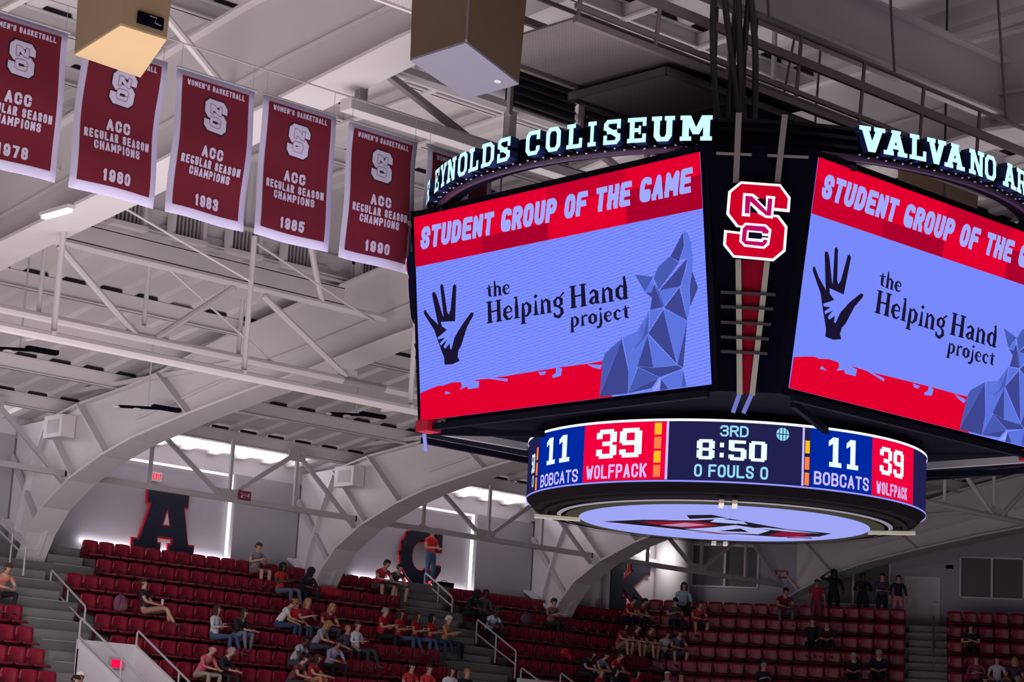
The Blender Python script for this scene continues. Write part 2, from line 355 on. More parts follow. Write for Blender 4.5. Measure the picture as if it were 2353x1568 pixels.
# long double pipe with strut channel in front of the truss
t = thing('lighting_pipe', 'long pair of white pipes hung below the roof across the left half', 'pipe', (9, 35.0, 11.66))
m = MB(); m.tube([(0, 0, 0), (27, 0, 0)], .1); m.build('main_pipe', steel, t)
m = MB(); m.tube([(0, .75, .12), (27, .75, .12)], .05); m.tube([(0, .55, .12), (27, .55, .12)], .02); m.build_each('conduit', steel, t)
for i, x in enumerate((2.9, 7.3, 11.7, 16.1, 20.5, 24.9)):
    m = MB(); m.tube([(x, .1, .15), (x, .1, 2.9)], .06); m.build('hanger', steel, t)
    m = MB(); m.beam((x-.1, -.1, .05), (x-.1, .9, .05), .08, .06); m.build('cross_arm', steel, t)
for (a, b, lab) in (((25.1, 35.1, 14.45), (29.9, 37.0, 13.9), 'thin steel rod bracing right of the 1983 banner'), ((20.2, 35.0, 14.9), (25.0, 35.0, 13.6), 'thin steel rod below the 1980 banner'), ((24.35, 37.0, 14.0), (27.2, 37.0, 12.5), 'long thin rod crossing the pipe truss'),
                    ((16.9, 29.2, 17.4), (20.35, 29.6, 15.3), 'pale pipe brace running down from the left speaker box'), ((27.0, 36.6, 17.0), (28.4, 37.0, 14.03), 'pale pipe brace under the 1990 banner')):
    m = MB(); L0 = V(a); m.tube([(0, 0, 0), V(b)-L0], .025 if 'thin' in lab else .07)
    o = m.build('brace_rod', steel); o.location = a; tag(o, lab, 'brace')
# arch haunch boxes
for X, nm in ((30.5, 'arch left of the letter A'), (40.5, 'arch between A and C'), (20.5, 'arch at the far left edge')):
    t = thing('air_duct_outlet', 'small boxed grey outlet on the upper side of the '+nm, 'vent', (X-.5, 50.0, 12.35))
    m = MB(); m.box(0, .42, 0, .9, 0, .6); m.build('duct_shell', steel, t)
    m = MB(); m.box(-.01, .02, .15, .72, .12, .48); m.build('duct_inside', steel2, t)
# slim black floodlights hanging under the roof
for (x, y, z, lab) in ((24.1, 42, 12.8, 'slim black floodlight at the far left under the pipes'), (29.5, 45, 12.6, 'slim black floodlight over the arch left of letter A'), (36.1, 45, 13.45, 'slim black floodlight left of the scoreboard corner'),
                       (64.0, 45, 13.9, 'slim black floodlight at the right below the white pipe')):
    t = thing('floodlight', lab, 'floodlight', (x, y, z))
    m = MB(); m.beam((-.75, .35, -.06), (.2, -.05, .0), .10, .06); m.build('arm', blackm, t)
    m = MB(); m.beam((.05, .05, .04), (.75, -.12, .02), .22, .09); m.build('lamp_head', blackm, t)
    m = MB(); m.tube([(-.1, .05, 0), (-.1, .05, zlow(y)-z)], .02, 6); m.build('hanger', steel2, t)
    m = MB(); m.sphere((-.3, .15, -.08), .14, .08, .03); m.sphere((-.8, .35, -.08), .1, .08, .04); m.build_each('lens', steel, t)

# ---------------------------------------------------------------- far wall
YW = 53.2
def hwall(name, x0, x1, z0, z1, y=YW, mt=None, th=.3, kind='structure'):
    m = MB(); m.box(x0, x1, y, y+th, z0, z1); return m.build(name, mt or white, kind=kind)
LW = [(12, 20.5), (20.5, 30.5), (30.5, 40.5), (40.5, 50.5), (50.5, 58.4)]
for i, (a, b) in enumerate(LW):
    if i in (2, 3):     # lit niche: recessed panel framed by LED coves
        xn = a+(7.6 if a < 40 else 7.45)
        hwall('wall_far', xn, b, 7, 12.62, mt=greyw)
        m = MB(); m.box(a, xn, YW+.32, YW+.5, 7, 12.62); m.build('wall_niche', mat('niche_paint', (.36, .34, .375), .75, noise=.03), kind='structure')
    elif i == 4:
        m = MB(); m.box(a, b, YW+.32, YW+.5, 7, 12.9); m.build('wall_niche', white, kind='structure')
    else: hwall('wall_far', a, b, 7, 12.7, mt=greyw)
    hwall('wall_far_top', a, b, 12.62 if i in (2, 3) else 12.7, 13.5, y=YW+(.12 if i in (2, 3) else 0))
for i, (a, nm) in enumerate(((30.5, 'A'), (40.5, 'C'))):
    b_ = a+10; xe = a+(7.6 if a < 40 else 7.45)
    for (x0, x1, z0, z1, w) in ((a+.9, b_-.3, 12.56, 12.62, 'top'), (xe-.07, xe, 10.0, 12.6, 'side'), (a+2.5, xe-.05, 10.04, 10.12, 'bottom')):
        m = MB(); m.box(x0, x1, YW+.16, YW+.24, z0, z1)
        tag(m.build('cove_light', mat('led_'+w, (1, .93, 1), emit={'top': 1.5, 'side': 1.6, 'bottom': 7}[w])), 'white LED cove strip along the %s of the wall niche behind letter %s' % (w, nm), 'light strip')
    # uplights on the ledge washing the ribbed deck
    area('niche_uplight', (a+5.5, 52.9, 12.7), (a+5.5, 51.6, 14), 7.5, .2, 120, (1, .95, 1))
for a in (30.5, 40.5): area('niche_foot_light', (a+5.2, YW+.14, 10.02), (a+5.2, YW+.30, 11.2), 5.0, .08, 26, (1, .95, 1))
area('left_bay_uplight', (25.5, 52.9, 12.75), (25.5, 51.4, 14), 8, .2, 110, (1, .95, 1))
# light washing the lower wall and the fin walls from the niche edge
m = MB(); m.box(55.3, 56.4, YW+.1, YW+.2, 12.28, 12.38)
tag(m.build('cove_light', led), 'short white light bar above the letter K beside the round column', 'light strip')
m = MB(); m.box(55.3, 55.42, YW+.25, YW+.3, 9.9, 10.45); tag(m.build('cove_light', led), 'short lit slot at the foot of the letter K', 'light strip')
# fin walls beside each arch
for a in (20.5, 30.5, 40.5, 50.5):
    m = MB()
    m.prism([(a+.06, 53.2, 10.2), (a+.06, 51.6, 9.3), (a+.06, 51.0, 10.4), (a+.06, 49.9, 11.2), (a+.06, 49.6, 13.1), (a+.06, 53.2, 12.95)], (.1, 0, 0))
    m.prism([(a+.08, 53.2, 7), (a+.08, 51.9, 7), (a+.08, 51.7, 9.2), (a+.08, 53.2, 10.1)], (.06, 0, 0))
    m.build('wall_fin', white, kind='structure')
    m = MB(); m.beam((a-.05, 53.25, 10.33), (a-.05, 51.55, 9.45), .5, .07); m.build('trim_fin', white, kind='structure')
    o = MB(); o.beam((0, 0, 0), (0, -1.75, -1.95), .1, .14); o = o.build('fin_brace', steel2); o.location = (a-.12, 53.1, 12.1)
    tag(o, {20.5: 'sloping brace bar on the fin wall at the far left edge', 30.5: 'sloping brace bar on the fin wall left of letter A', 40.5: 'sloping brace bar on the fin wall between A and C', 50.5: 'sloping brace bar on the fin wall left of letter K'}[a], 'brace')

# big slab letters A, C, K on the wall
navy = mat('letter_dark_blue', (.012, .014, .03), .5); redl = mat('letter_red_edge', (.55, .02, .04), .5)
def slab(mb, polys, fn, y, m, grow=0):
    for P in polys: mb.prism([fn(x, z) for x, z in P], (0, y, 0), m)
def letter(nm, x0, z0, w, h, polys, holes, label, yy=YW+.05):
    t = thing('wall_letter', label, 'letter', (x0, yy, z0))
    g = .055
    fn = lambda x, z: (x*w, 0, z*h)
    m = MB(); cx_, cz_ = .5, .5
    for P in polys:
        n = len(P); 
        Q = []
        area2 = sum(P[i][0]*P[(i+1) % n][1]-P[(i+1) % n][0]*P[i][1] for i in range(n))
        s = 1 if area2 > 0 else -1
        for i in range(n):
            a, b, c = V((P[i-1][0]*w, P[i-1][1]*h)), V((P[i][0]*w, P[i][1]*h)), V((P[(i+1) % n][0]*w, P[(i+1) % n][1]*h))
            d1 = (b-a).normalized(); d2 = (c-b).normalized(); n1 = V((d1.y, -d1.x))*s; n2 = V((d2.y, -d2.x))*s
            q = n1+n2; q = q/max(q.length_squared/2, .35); Q.append(b+q*g)
        m.prism([(q.x, .05, q.y) for q in Q], (0, .06, 0))
    m.build('red_edging', redl, t)
    m = MB()
    for P in polys: m.prism([fn(x, z) for x, z in P], (0, .05, 0))
    m.build('letter_face', navy, t)
    if nm == 'A':
        m = MB(); m.prism([(.445*w, -.012, .47*h), (.575*w, -.012, .47*h), (.51*w, -.012, .72*h)], (0, .01, 0)); m.build('letter_counter', redl, t)
        m = MB(); m.prism([(.465*w, -.02, .49*h), (.555*w, -.02, .49*h), (.51*w, -.02, .67*h)], (0, .01, 0)); m.build('letter_counter', white, t)
    return t
Apol = [[(0, 0), (0, .22), (.10, .22), (.26, .79), (.19, .79), (.19, 1), (.85, 1), (.85, .79), (.78, .79), (.90, .22), (1, .22), (1, 0), (.60, 0), (.60, .20), (.66, .20), (.66, .31), (.38, .31), (.38, .20), (.44, .20), (.44, 0)]]
letter('A', 34.68, 9.85, 2.1, 1.98, Apol, None, 'large dark blue block letter A with red edge on the lit white wall')
Cp = []
for i in range(12):
    a0 = math.radians(48+i*22); a1 = math.radians(48+(i+1)*22)
    e = lambda a, r1, r2: (.5+r1*math.cos(a), .5+r2*math.sin(a))
    Cp.append([e(a0, .5, .5), e(a1, .5, .5), e(a1, .24, .27), e(a0, .24, .27)])
Cp.append([(.8, .98), (.98, .98), (.98, .62), (.84, .62), (.74, .78)]); Cp.append([(.84, .36), (.98, .36), (.98, .3), (.86, .14), (.72, .2)])
letter('C', 44.78, 10.02, 1.75, 1.93, Cp, None, 'large dark blue block letter C with red edge behind the standing man in red')
Kp = [[(0, 0), (0, .26), (.08, .26), (.08, .80), (0, .80), (0, 1), (.44, 1), (.44, .80), (.37, .80), (.37, .60), (.60, .84), (.55, .84), (.55, 1), (1, 1), (1, .80), (.93, .80), (.60, .50), (.93, .2), (1, .2), (1, 0), (.60, 0), (.60, .18), (.37, .43), (.37, .26), (.46, .26), (.46, 0)]]
Kq = [[(0, 0), (0, .3), (.5, .3), (.5, 0)], [(0, .82), (0, 1), (.45, 1), (.45, .82)], [(.1, .2), (.1, .9), (.38, .9), (.38, .2)], [(.55, 1), (1, 1), (1, .78), (.9, .78), (.5, .45), (.38, .45), (.38, .5), (.6, .8), (.55, .82)],
      [(.38, .45), (.55, .52), (.95, .2), (1, .2), (1, 0), (.62, 0), (.62, .15)]]
letter('K', 54.3, 10.13, 2.15, 1.72, Kp, None, 'large dark blue block letter K on the unlit wall beside the round column', yy=YW+.1)
m = MB(); m.box(54.05, 54.22, YW-.1, YW+.05, 8, 12.05); m.box(54.05, 57.2, YW-.1, YW+.05, 11.9, 12.05); m.build('trim_1', white, kind='structure')

# corner wall W2: direction DD, start P0 offset behind the seats
P0 = V((55.5, 52.2, 0)); DD = V((.596, -.803, 0)); NN = V((-.803, -.596, 0))
def w2(s, off, z): return P0+DD*s+NN*off+V((0, 0, z))
def w2box(mb, s0, s1, o0, o1, z0, z1, m=0):
    vs = [w2(s, o, z) for s in (s0, s1) for o in (o0, o1) for z in (z0, z1)]
    mb.add(vs, [(0, 1, 3, 2), (4, 6, 7, 5), (0, 4, 5, 1), (2, 3, 7, 6), (0, 2, 6, 4), (1, 5, 7, 3)], m)
OW = -2.6
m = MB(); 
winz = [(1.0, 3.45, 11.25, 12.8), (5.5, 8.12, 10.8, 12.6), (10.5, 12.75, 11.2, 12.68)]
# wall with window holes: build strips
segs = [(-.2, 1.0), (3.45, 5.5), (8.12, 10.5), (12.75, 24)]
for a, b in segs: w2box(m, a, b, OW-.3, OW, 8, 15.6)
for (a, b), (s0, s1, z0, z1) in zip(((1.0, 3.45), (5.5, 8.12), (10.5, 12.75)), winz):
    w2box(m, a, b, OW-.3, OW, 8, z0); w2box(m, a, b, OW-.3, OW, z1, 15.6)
m.build('wall_right_corner', mat('corner_wall_shaded_white', (.33, .31, .36), .7, noise=.03), kind='structure')  # shade on the white wall is put into this greyer base colour
glassd = mat('dark_window_screen', (.10, .095, .11), .35)
for i, ((a, b), (s0, s1, z0, z1)) in enumerate(zip(((1.0, 3.45), (5.5, 8.12), (10.5, 12.75)), winz)):
    t = link('window_%d' % (i+1), None); t.location = w2(a, OW, z0); t['kind'] = 'structure'
    def W_(s, o, z): return w2(s, o, z)-t.location
    def bx(mb, s0, s1, o0, o1, z0, z1):
        vs = [W_(s, o, z) for s in (s0, s1) for o in (o0, o1) for z in (z0, z1)]
        mb.add(vs, [(0, 1, 3, 2), (4, 6, 7, 5), (0, 4, 5, 1), (2, 3, 7, 6), (0, 2, 6, 4), (1, 5, 7, 3)])
    fr = MB(); mid = (a+b)/2
    bx(fr, a, a+.07, OW-.15, OW+.05, z0, z1); bx(fr, b-.07, b, OW-.15, OW+.05, z0, z1); bx(fr, a, b, OW-.15, OW+.05, z0, z0+.06); bx(fr, a, b, OW-.15, OW+.05, z1-.06, z1); bx(fr, mid-.04, mid+.04, OW-.15, OW+.03, z0, z1)
    fr.build('window_frame', white, t)
    for (p, q) in ((a+.07, mid-.04), (mid+.04, b-.07)):
        for zz in ((z0+.06, z1-.06),):
            pn = MB(); bx(pn, p, q, OW-.12, OW-.1, *zz); pn.build('pane', glassd, t)
# round column closing the niche
m = MB(); c = V((57.25, 52.95, 0)); m.tube([c+V((0, 0, 7)), c+V((0, 0, 14.2))], .63, 32); o = m.build('wall_round_corner', white, smooth=True, kind='structure')
area('column_wash_light', (55.9, 52.3, 12.4), (56.8, 53.0, 11.4), .6, .2, 22, (1, .95, .93))
# door in the corner wall and small dark sign
t = link('door_1', None); t.location = w2(8.6, OW, 10.0); t['kind'] = 'structure'
m = MB(); m.add([w2(s, o, z)-t.location for s in (8.6, 9.85) for o in (OW, OW+.05) for z in (9.6, 11.9)], [(0, 1, 3, 2), (4, 6, 7, 5), (0, 4, 5, 1), (2, 3, 7, 6), (0, 2, 6, 4), (1, 5, 7, 3)]); m.build('door_leaf', white, t)
m = MB(); m.add([w2(s, o, z)-t.location for s in (9.6, 9.75) for o in (OW+.05, OW+.12) for z in (11.0, 11.05)], [(0, 1, 3, 2), (4, 6, 7, 5), (0, 4, 5, 1), (2, 3, 7, 6), (0, 2, 6, 4), (1, 5, 7, 3)]); m.build('door_handle', steel2, t)
m = MB(); w2box(m, 10.03, 10.28, OW+.01, OW+.06, 12.22, 12.34); tag(m.build('wall_sign', blackm), 'small black plate on the wall left of the right-hand window', 'sign')
# end wall and near shell so that the hall closes
m = MB(); m.box(88, 88.3, -12, 56, 0, 19); m.build('wall_end', greyw, kind='structure')
m = MB(); m.box(-10, 92, 60, 60.3, 0, 20); m.build('wall_back', greyw, kind='structure')
m = MB(); m.box(-30, 92, -14, 60, -.2, 0); m.build('floor', mat('court_floor', (.35, .22, .12), .35), kind='structure')

# section signs
def sign(loc, wd, ht, body, label, dirv=V((1, 0, 0)), nrm=V((0, -1, 0)), colr=(.22, .01, .04)):
    t = thing('section_sign', label, 'sign', loc)
    fn = lambda o: (lambda x, z: dirv*x+V((0, 0, z))+nrm*o)
    m = MB(); P = [fn(0)(0, 0), fn(0)(wd, 0), fn(0)(wd, ht), fn(0)(0, ht)]; m.prism(P, nrm*.04); m.build('sign_plate', mat('maroon_sign', colr, .5), t)
    m = MB(); block(m, body, wd*.12, ht*.22, wd*.76, ht*.56, fn(.05), ht*.055); m.build('lettering', mat('sign_white', (.7, .66, .7), .5), t, fix=False)
sign((36.05, 50.22, 11.44), .43, .26, '204', 'small maroon section sign 204 fixed to the truss right of letter A')
sign(w2(4.03, OW+.02, 11.66), .46, .28, '205', 'small maroon section sign 205 on the corner wall', DD, NN)
t = thing('exit_sign', 'glowing red exit sign high on the wall above letter A', 'exit sign', (35.2, YW+.19, 12.07))
m = MB(); m.box(0, .36, 0, .1, 0, .27); m.build('housing', mat('exit_housing', (.7, .66, .68), .5), t)
m = MB(); block(m, 'EXIT', .03, .05, .3, .17, lambda x, z: V((x, -.01, z)), .014); m.build('lettering', mat('exit_red', (1, .02, .05), emit=1.5), t, fix=False)
# ---------------------------------------------------------------- centre scoreboard
CX, CY, ZT, D1, SW, SH, TL = 23.5924, 20.8611, 12.0084, 3.86265, 5.6, 2.986, .127436
sb = thing('scoreboard', 'centre-hung black video scoreboard with four screens and a round LED ribbon', 'scoreboard', (CX, CY, 8.0))
def E_(name, r, g, b, s=1.0): return mat(name, srgb(r, g, b), emit=s)
BG = E_('led_periwinkle', 121, 140, 255); R1 = E_('led_red', 226, 0, 46); R2 = E_('led_red_dark', 172, 0, 44); R3 = E_('led_red_mid', 200, 0, 46)
TX = E_('led_lilac', 160, 170, 255, 1.0); INK = E_('led_ink', 26, 20, 48)
WD = E_('wolf_dark', 62, 70, 145); WM = E_('wolf_mid', 72, 90, 178); WL = E_('wolf_light', 92, 116, 222); WX = E_('wolf_bright', 150, 165, 255)
# stroke alphabet for the soft serif lettering of the group's name: (x, y, half-width) polylines
GS = {
 't': (.42, [[(.2, .82, .02), (.22, .5, .07), (.22, .12, .06), (.36, .03, .02)], [(.04, .6, .025), (.4, .66, .025)]]),
 'h': (.60, [[(.14, 1, .03), (.16, .5, .065), (.15, .02, .06)], [(.03, .01, .018), (.27, .01, .018)], [(.16, .5, .02), (.32, .64, .035), (.45, .5, .06), (.45, .02, .06)], [(.36, .01, .018), (.58, .01, .018)]]),
 'e': (.52, [[(.1, .33, .03), (.42, .36, .02), (.42, .5, .035), (.28, .64, .025), (.12, .5, .055), (.1, .25, .065), (.2, .05, .05), (.34, .02, .03), (.46, .14, .015)]]),
 'H': (.78, [[(.16, .98, .06), (.16, .02, .075)], [(.6, .98, .06), (.6, .02, .075)], [(.16, .5, .03), (.6, .52, .03)], [(.02, .97, .02), (.3, .97, .02)], [(.02, .02, .02), (.3, .02, .02)], [(.46, .97, .02), (.74, .97, .02)], [(.46, .02, .02), (.74, .02, .02)]]),
 'l': (.30, [[(.15, 1, .03), (.15, .5, .065), (.15, .02, .06)], [(.02, .02, .02), (.28, .02, .02)], [(.05, .95, .02), (.15, .99, .03)]]),
 'p': (.60, [[(.15, .64, .03), (.16, .3, .06), (.14, -.28, .06)], [(.03, -.29, .02), (.27, -.29, .02)], [(.16, .5, .02), (.32, .65, .03), (.47, .48, .06), (.46, .2, .06), (.32, .02, .03), (.17, .1, .02)]]),
 'i': (.30, [[(.15, .64, .03), (.15, .02, .065)], [(.02, .02, .02), (.28, .02, .02)], [(.13, .82, .055), (.19, .9, .05)]]),
 'n': (.60, [[(.14, .66, .03), (.15, .02, .065)], [(.03, .01, .018), (.27, .01, .018)], [(.16, .48, .02), (.32, .64, .035), (.45, .5, .06), (.45, .02, .06)], [(.36, .01, .018), (.58, .01, .018)]]),
 'g': (.56, [[(.26, .64, .03), (.12, .48, .055), (.14, .28, .05), (.28, .2, .03), (.42, .32, .05), (.42, .52, .055), (.27, .64, .03)], [(.36, .62, .02), (.54, .8, .035)], [(.3, .2, .03), (.42, .08, .05), (.44, -.1, .06), (.28, -.27, .05), (.12, -.2, .045), (.08, -.06, .03)]]),
 'a': (.54, [[(.12, .52, .04), (.26, .65, .03), (.39, .52, .06), (.39, .08, .06), (.5, .03, .02)], [(.39, .36, .025), (.2, .3, .04), (.12, .15, .06), (.22, .03, .03), (.37, .14, .02)]]),
 'd': (.60, [[(.44, 1.0, .03), (.46, .5, .065), (.45, .02, .06)], [(.36, .92, .015), (.46, 1.0, .03)], [(.44, .5, .02), (.28, .64, .03), (.13, .48, .06), (.13, .2, .06), (.27, .02, .03), (.44, .13, .02)], [(.45, .02, .02), (.58, .05, .02)]]),
 'r': (.44, [[(.14, .66, .03), (.15, .02, .065)], [(.03, .01, .018), (.27, .01, .018)], [(.16, .45, .02), (.3, .64, .04), (.4, .58, .05)]]),
 'o': (.56, [[(.28, .64, .03), (.12, .48, .065), (.12, .18, .065), (.28, .02, .03), (.44, .18, .065), (.44, .48, .065), (.28, .64, .03)]]),
 'j': (.32, [[(.17, .64, .03), (.18, 0, .065), (.1, -.24, .05), (-.05, -.24, .05)], [(.15, .82, .055), (.21, .9, .05)]]),
 'c': (.50, [[(.42, .5, .045), (.28, .64, .025), (.12, .48, .06), (.12, .2, .06), (.26, .03, .04), (.44, .14, .015)]]),
 ' ': (.3, [])}
def stroke_word(mb, body, x0, y0, w, h, fn, m=0):
    tot = sum(GS[c][0] for c in body); k = w/tot; x = 0
    for c in body:
        for pl in GS[c][1]:
            for (a, b, r), (c2, d, r2) in zip(pl, pl[1:]):
                A = V((a, b)); B = V((c2, d)); t = (B-A).normalized(); nn = V((-t.y, t.x)); A2 = A-t*r*.5; B2 = B+t*r2*.5
                r *= 1.3; r2 *= 1.3; mb.add([fn(x0+(x+p.x)*k, y0+p.y*h) for p in (A2+nn*r, A2-nn*r, B2-nn*r2, B2+nn*r2)], [(0, 1, 2, 3)], m)
        x += GS[c][0]
# picture polygons measured on the left-hand screen (zoomed crops) through its own plane
def st(px, py, O, U, Vv):
    d = f_+cr*((px-1176.5)/F)-cu*((py-784)/F); N = U.cross(Vv); C = V((0, 0, 4))
    P = C+d*((O-C).dot(N)/d.dot(N))-O; return P.dot(U), P.dot(Vv)
O_ = V((CX-D1, CY+SW/2, ZT)); U_ = V((0, -1, 0)); V_ = V((math.sin(TL), 0, -math.cos(TL)))
def wz(pts, ox=1330, oy=500, k=.28061): return [st(ox+x*k, oy+y*k, O_, U_, V_) for x, y in pts]
def hz(pts): return wz(pts, 960, 600, .22958)
WOLF = [(WD, [(860, 122), (865, 235), (825, 362), (755, 322)]), (WL, [(865, 118), (893, 120), (932, 215), (925, 232), (868, 238)]), (WL, [(868, 238), (925, 232), (940, 325), (892, 328), (835, 345)]),
 (WM, [(755, 322), (825, 370), (660, 595), (628, 515)]), (WM, [(745, 325), (660, 400), (620, 490), (628, 515), (755, 330)]), (WD, [(892, 335), (878, 425), (835, 565), (665, 598)]),
 (WL, [(892, 328), (940, 328), (935, 440), (912, 555), (838, 560), (890, 420)]), (WD, [(935, 440), (982, 575), (918, 730), (915, 555)]), (WM, [(465, 468), (615, 488), (548, 612)]), (WL, [(615, 505), (615, 610), (548, 612)]),
 (WD, [(625, 545), (690, 735), (590, 760), (605, 655), (550, 618), (600, 612)]), (WL, [(660, 600), (828, 568), (705, 725)]), (WM, [(628, 545), (660, 600), (705, 725), (690, 735)]), (WD, [(830, 575), (705, 740), (893, 845)]),
 (WL, [(838, 565), (912, 555), (915, 735), (893, 840)]), (WL, [(705, 750), (893, 850), (870, 960), (815, 1200), (735, 920)]), (WD, [(700, 755), (735, 920), (808, 1200), (575, 950)]), (WL, [(590, 765), (695, 745), (580, 930)]),
 (WM, [(580, 765), (575, 950), (455, 1090), (520, 880)]), (WL, [(575, 965), (810, 1210), (615, 1230)]), (WD, [(570, 965), (615, 1230), (485, 1220)]), (WD, [(485, 1222), (615, 1232), (815, 1212), (855, 1235), (840, 1245), (665, 1308)]),
 (WM, [(490, 1228), (660, 1310), (410, 1440)]), (WD, [(660, 1312), (600, 1400), (410, 1440)]), (WX, [(672, 1320), (668, 1395), (605, 1425)]), (WD, [(680, 1325), (740, 1405), (670, 1418)]), (WL, [(680, 1322), (855, 1245), (850, 1390), (745, 1405)]),
 (WM, [(858, 1245), (888, 1385), (850, 1390)]), (WL, [(365, 985), (480, 935), (585, 765), (520, 1000), (440, 1090), (415, 1250)]), (WL, [(440, 1095), (575, 955), (485, 1225), (410, 1435), (415, 1250)]), (WD, [(357, 1000), (412, 1260), (408, 1440), (175, 1470)]),
 (WM, [(220, 1115), (360, 990), (175, 1465), (200, 1180)]), (WD, [(893, 850), (860, 1230), (812, 1205), (870, 960)])]
HAND = [(68, 495), (82, 490), (130, 560), (212, 640), (200, 590), (150, 345), (152, 315), (175, 310), (195, 345), (255, 545), (265, 560), (230, 250), (245, 228), (262, 245), (300, 510), (315, 538), (332, 500), (358, 250), (375, 230), (392, 250), (380, 600), (400, 680), (420, 690), (450, 640), (540, 515), (567, 520), (560, 550), (500, 660), (440, 850), (412, 900), (405, 960), (425, 1000), (350, 1035), (275, 1038), (270, 970), (215, 820), (170, 690), (68, 530)]
SMALL = [(240, 610), (395, 603), (420, 690), (375, 770), (345, 885), (330, 880), (328, 825), (285, 878), (265, 865), (302, 785), (240, 848), (227, 828), (278, 768), (215, 788), (207, 768), (300, 690), (250, 655)]
BRUSH = [(30, 1325), (130, 1280), (215, 1248), (250, 1252), (345, 1218), (430, 1212), (620, 1188), (840, 1160), (1430, 1065), (1700, 1030), (1870, 1000), (1830, 1380), (1810, 1390), (45, 1570)]
SPL = [[(275, 1335), (285, 1303), (342, 1325)], [(430, 1200), (520, 1195), (622, 1205), (615, 1270), (510, 1285), (500, 1255), (425, 1292), (448, 1250)], [(560, 1190), (700, 1166), (905, 1180), (905, 1208), (720, 1180)],
       [(1210, 1112), (1295, 1105), (1275, 1140), (1230, 1142)], [(1390, 1062), (1450, 1078), (1440, 1150), (1360, 1172), (1350, 1150), (1390, 1120)], [(1700, 1035), (1850, 1040), (1830, 1085), (1760, 1068)]]
WOLFst = [(c, wz(p)) for c, p in WOLF]; HANDst = hz(HAND); SMALLst = hz(SMALL); BRst = hz(BRUSH); SPst = [hz(p) for p in SPL]
BRst = [(max(0, min(SW, s)), min(SH, t)) for s, t in BRst[:-3]]+[(3.86, SH), (0, SH)]
def screen(k, name, label):
    ang_ = k*math.pi/2; Rz = Matrix.Rotation(ang_, 3, 'Z')
    O = Rz @ V((-D1, SW/2, ZT-8)); U = Rz @ U_; Vv = Rz @ V_; N = Rz @ V((-math.cos(TL), 0, -math.sin(TL)))
    P = lambda off: (lambda s, t: O+U*s+Vv*t+N*off)
    m = MB(); p = P(-.02)
    b = .06 if False else .09
    m.prism([p(-b, -b), p(SW+b, -b), p(SW+b, SH+b), p(-b, SH+b)], N*-.35)
    scr = m.build('video_screen', blackm, sb); scr['label'] = label
    m = MB(); m.poly([P(0)(0, 0), P(0)(SW, 0), P(0)(SW, SH), P(0)(0, SH)])
    gm = bg_screen(); m.build('picture_background', gm, scr, fix=False)
    m = MB(); p = P(.006)
    m.poly([p(0, 0), p(SW, 0), p(SW, .735), p(0, .735)], 0)
    p = P(.009)
    for (s0, s1, t0, t1, c) in ((2.79, 4.28, 0, .28, 2), (0, 1.45, .29, .50, 2), (0, 1.45, .50, .735, 2), (1.45, 2.79, .50, .735, 1), (4.27, 5.6, .30, .735, 1)):
        m.poly([p(s0, t0), p(s1, t0), p(s1, t1), p(s0, t1)], c)
    m.poly([p(*q) for q in BRst], 0)
    m.build('picture_red_bands', [R1, R2, R3], scr, fix=False)
    m = MB(); p = P(.012)
    for q in SPst: m.poly([p(*x) for x in q], 0)
    m.build('picture_brush_flecks', [BG], scr, fix=False)
    m = MB(); q = P(.014)
    block(m, 'STUDENT GROUP OF THE GAME', .12, .50, 5.36, -.325, q, .041, 0, .2, .3); m.build('title_lettering', TX, scr, fix=False)
    m = MB(); q = P(.012); tri(m, [q(*x) for x in HANDst], 0); q = P(.016); tri(m, [q(*x) for x in SMALLst], 1); m.build('picture_hand', [INK, BG], scr, fix=False)
    m = MB(); q = P(.014)
    F2 = lambda s, t: q(s, -t)
    stroke_word(m, 'the', 1.50, -1.375, .50, .215, F2); stroke_word(m, 'Helping', 1.49, -1.735, 1.56, .30, F2)
    stroke_word(m, 'Hand', 3.15, -1.725, 1.10, .30, F2); stroke_word(m, 'project', 3.13, -1.985, 1.12, .215, F2)
    m.build('name_lettering', INK, scr, fix=False)
    m = MB()
    mats = [WD, WM, WL, WX]; q = P(.013)
    for c, pl in WOLFst: tri(m, [q(*x) for x in pl], mats.index(c))
    m.build('picture_faceted_wolf', mats, scr, fix=False)
    return scr
def tri(mb, pts, m=0):   # ear-clip via mathutils
    mb.cuts.append((len(mb.v), len(mb.f)))
    from mathutils.geometry import tessellate_polygon
    k = len(mb.v); mb.v += [tuple(p) for p in pts]
    for t in tessellate_polygon([[V(p) for p in pts]]): mb.f.append(tuple(k+i for i in t)); mb.m.append(m)
def bg_screen():
    if 'led_screen_bg' in MATS: return MATS['led_screen_bg']
    m = bpy.data.materials.new('led_screen_bg'); m.use_nodes = True; nt = m.node_tree; b = nt.nodes['Principled BSDF']
    b.inputs['Base Color'].default_value = (0, 0, 0, 1); b.inputs['Specular IOR Level'].default_value = 0
    tc = nt.nodes.new('ShaderNodeTexCoord'); mp = nt.nodes.new('ShaderNodeMapping'); w = nt.nodes.new('ShaderNodeTexWave'); w.wave_type = 'BANDS'
    mp.inputs['Rotation'].default_value = (.6, .6, .3); w.inputs['Scale'].default_value = 14; w.inputs['Distortion'].default_value = 2.5
    n = nt.nodes.new('ShaderNodeValToRGB'); n.color_ramp.elements[0].color = (*srgb(108, 126, 246), 1); n.color_ramp.elements[1].color = (*srgb(130, 148, 255), 1)
    nt.links.new(tc.outputs['Object'], mp.inputs[0]); nt.links.new(mp.outputs[0], w.inputs['Vector']); nt.links.new(w.outputs['Fac'], n.inputs[0]); nt.links.new(n.outputs[0], b.inputs['Emission Color'])
    b.inputs['Emission Strength'].default_value = 1; MATS['led_screen_bg'] = m; return m
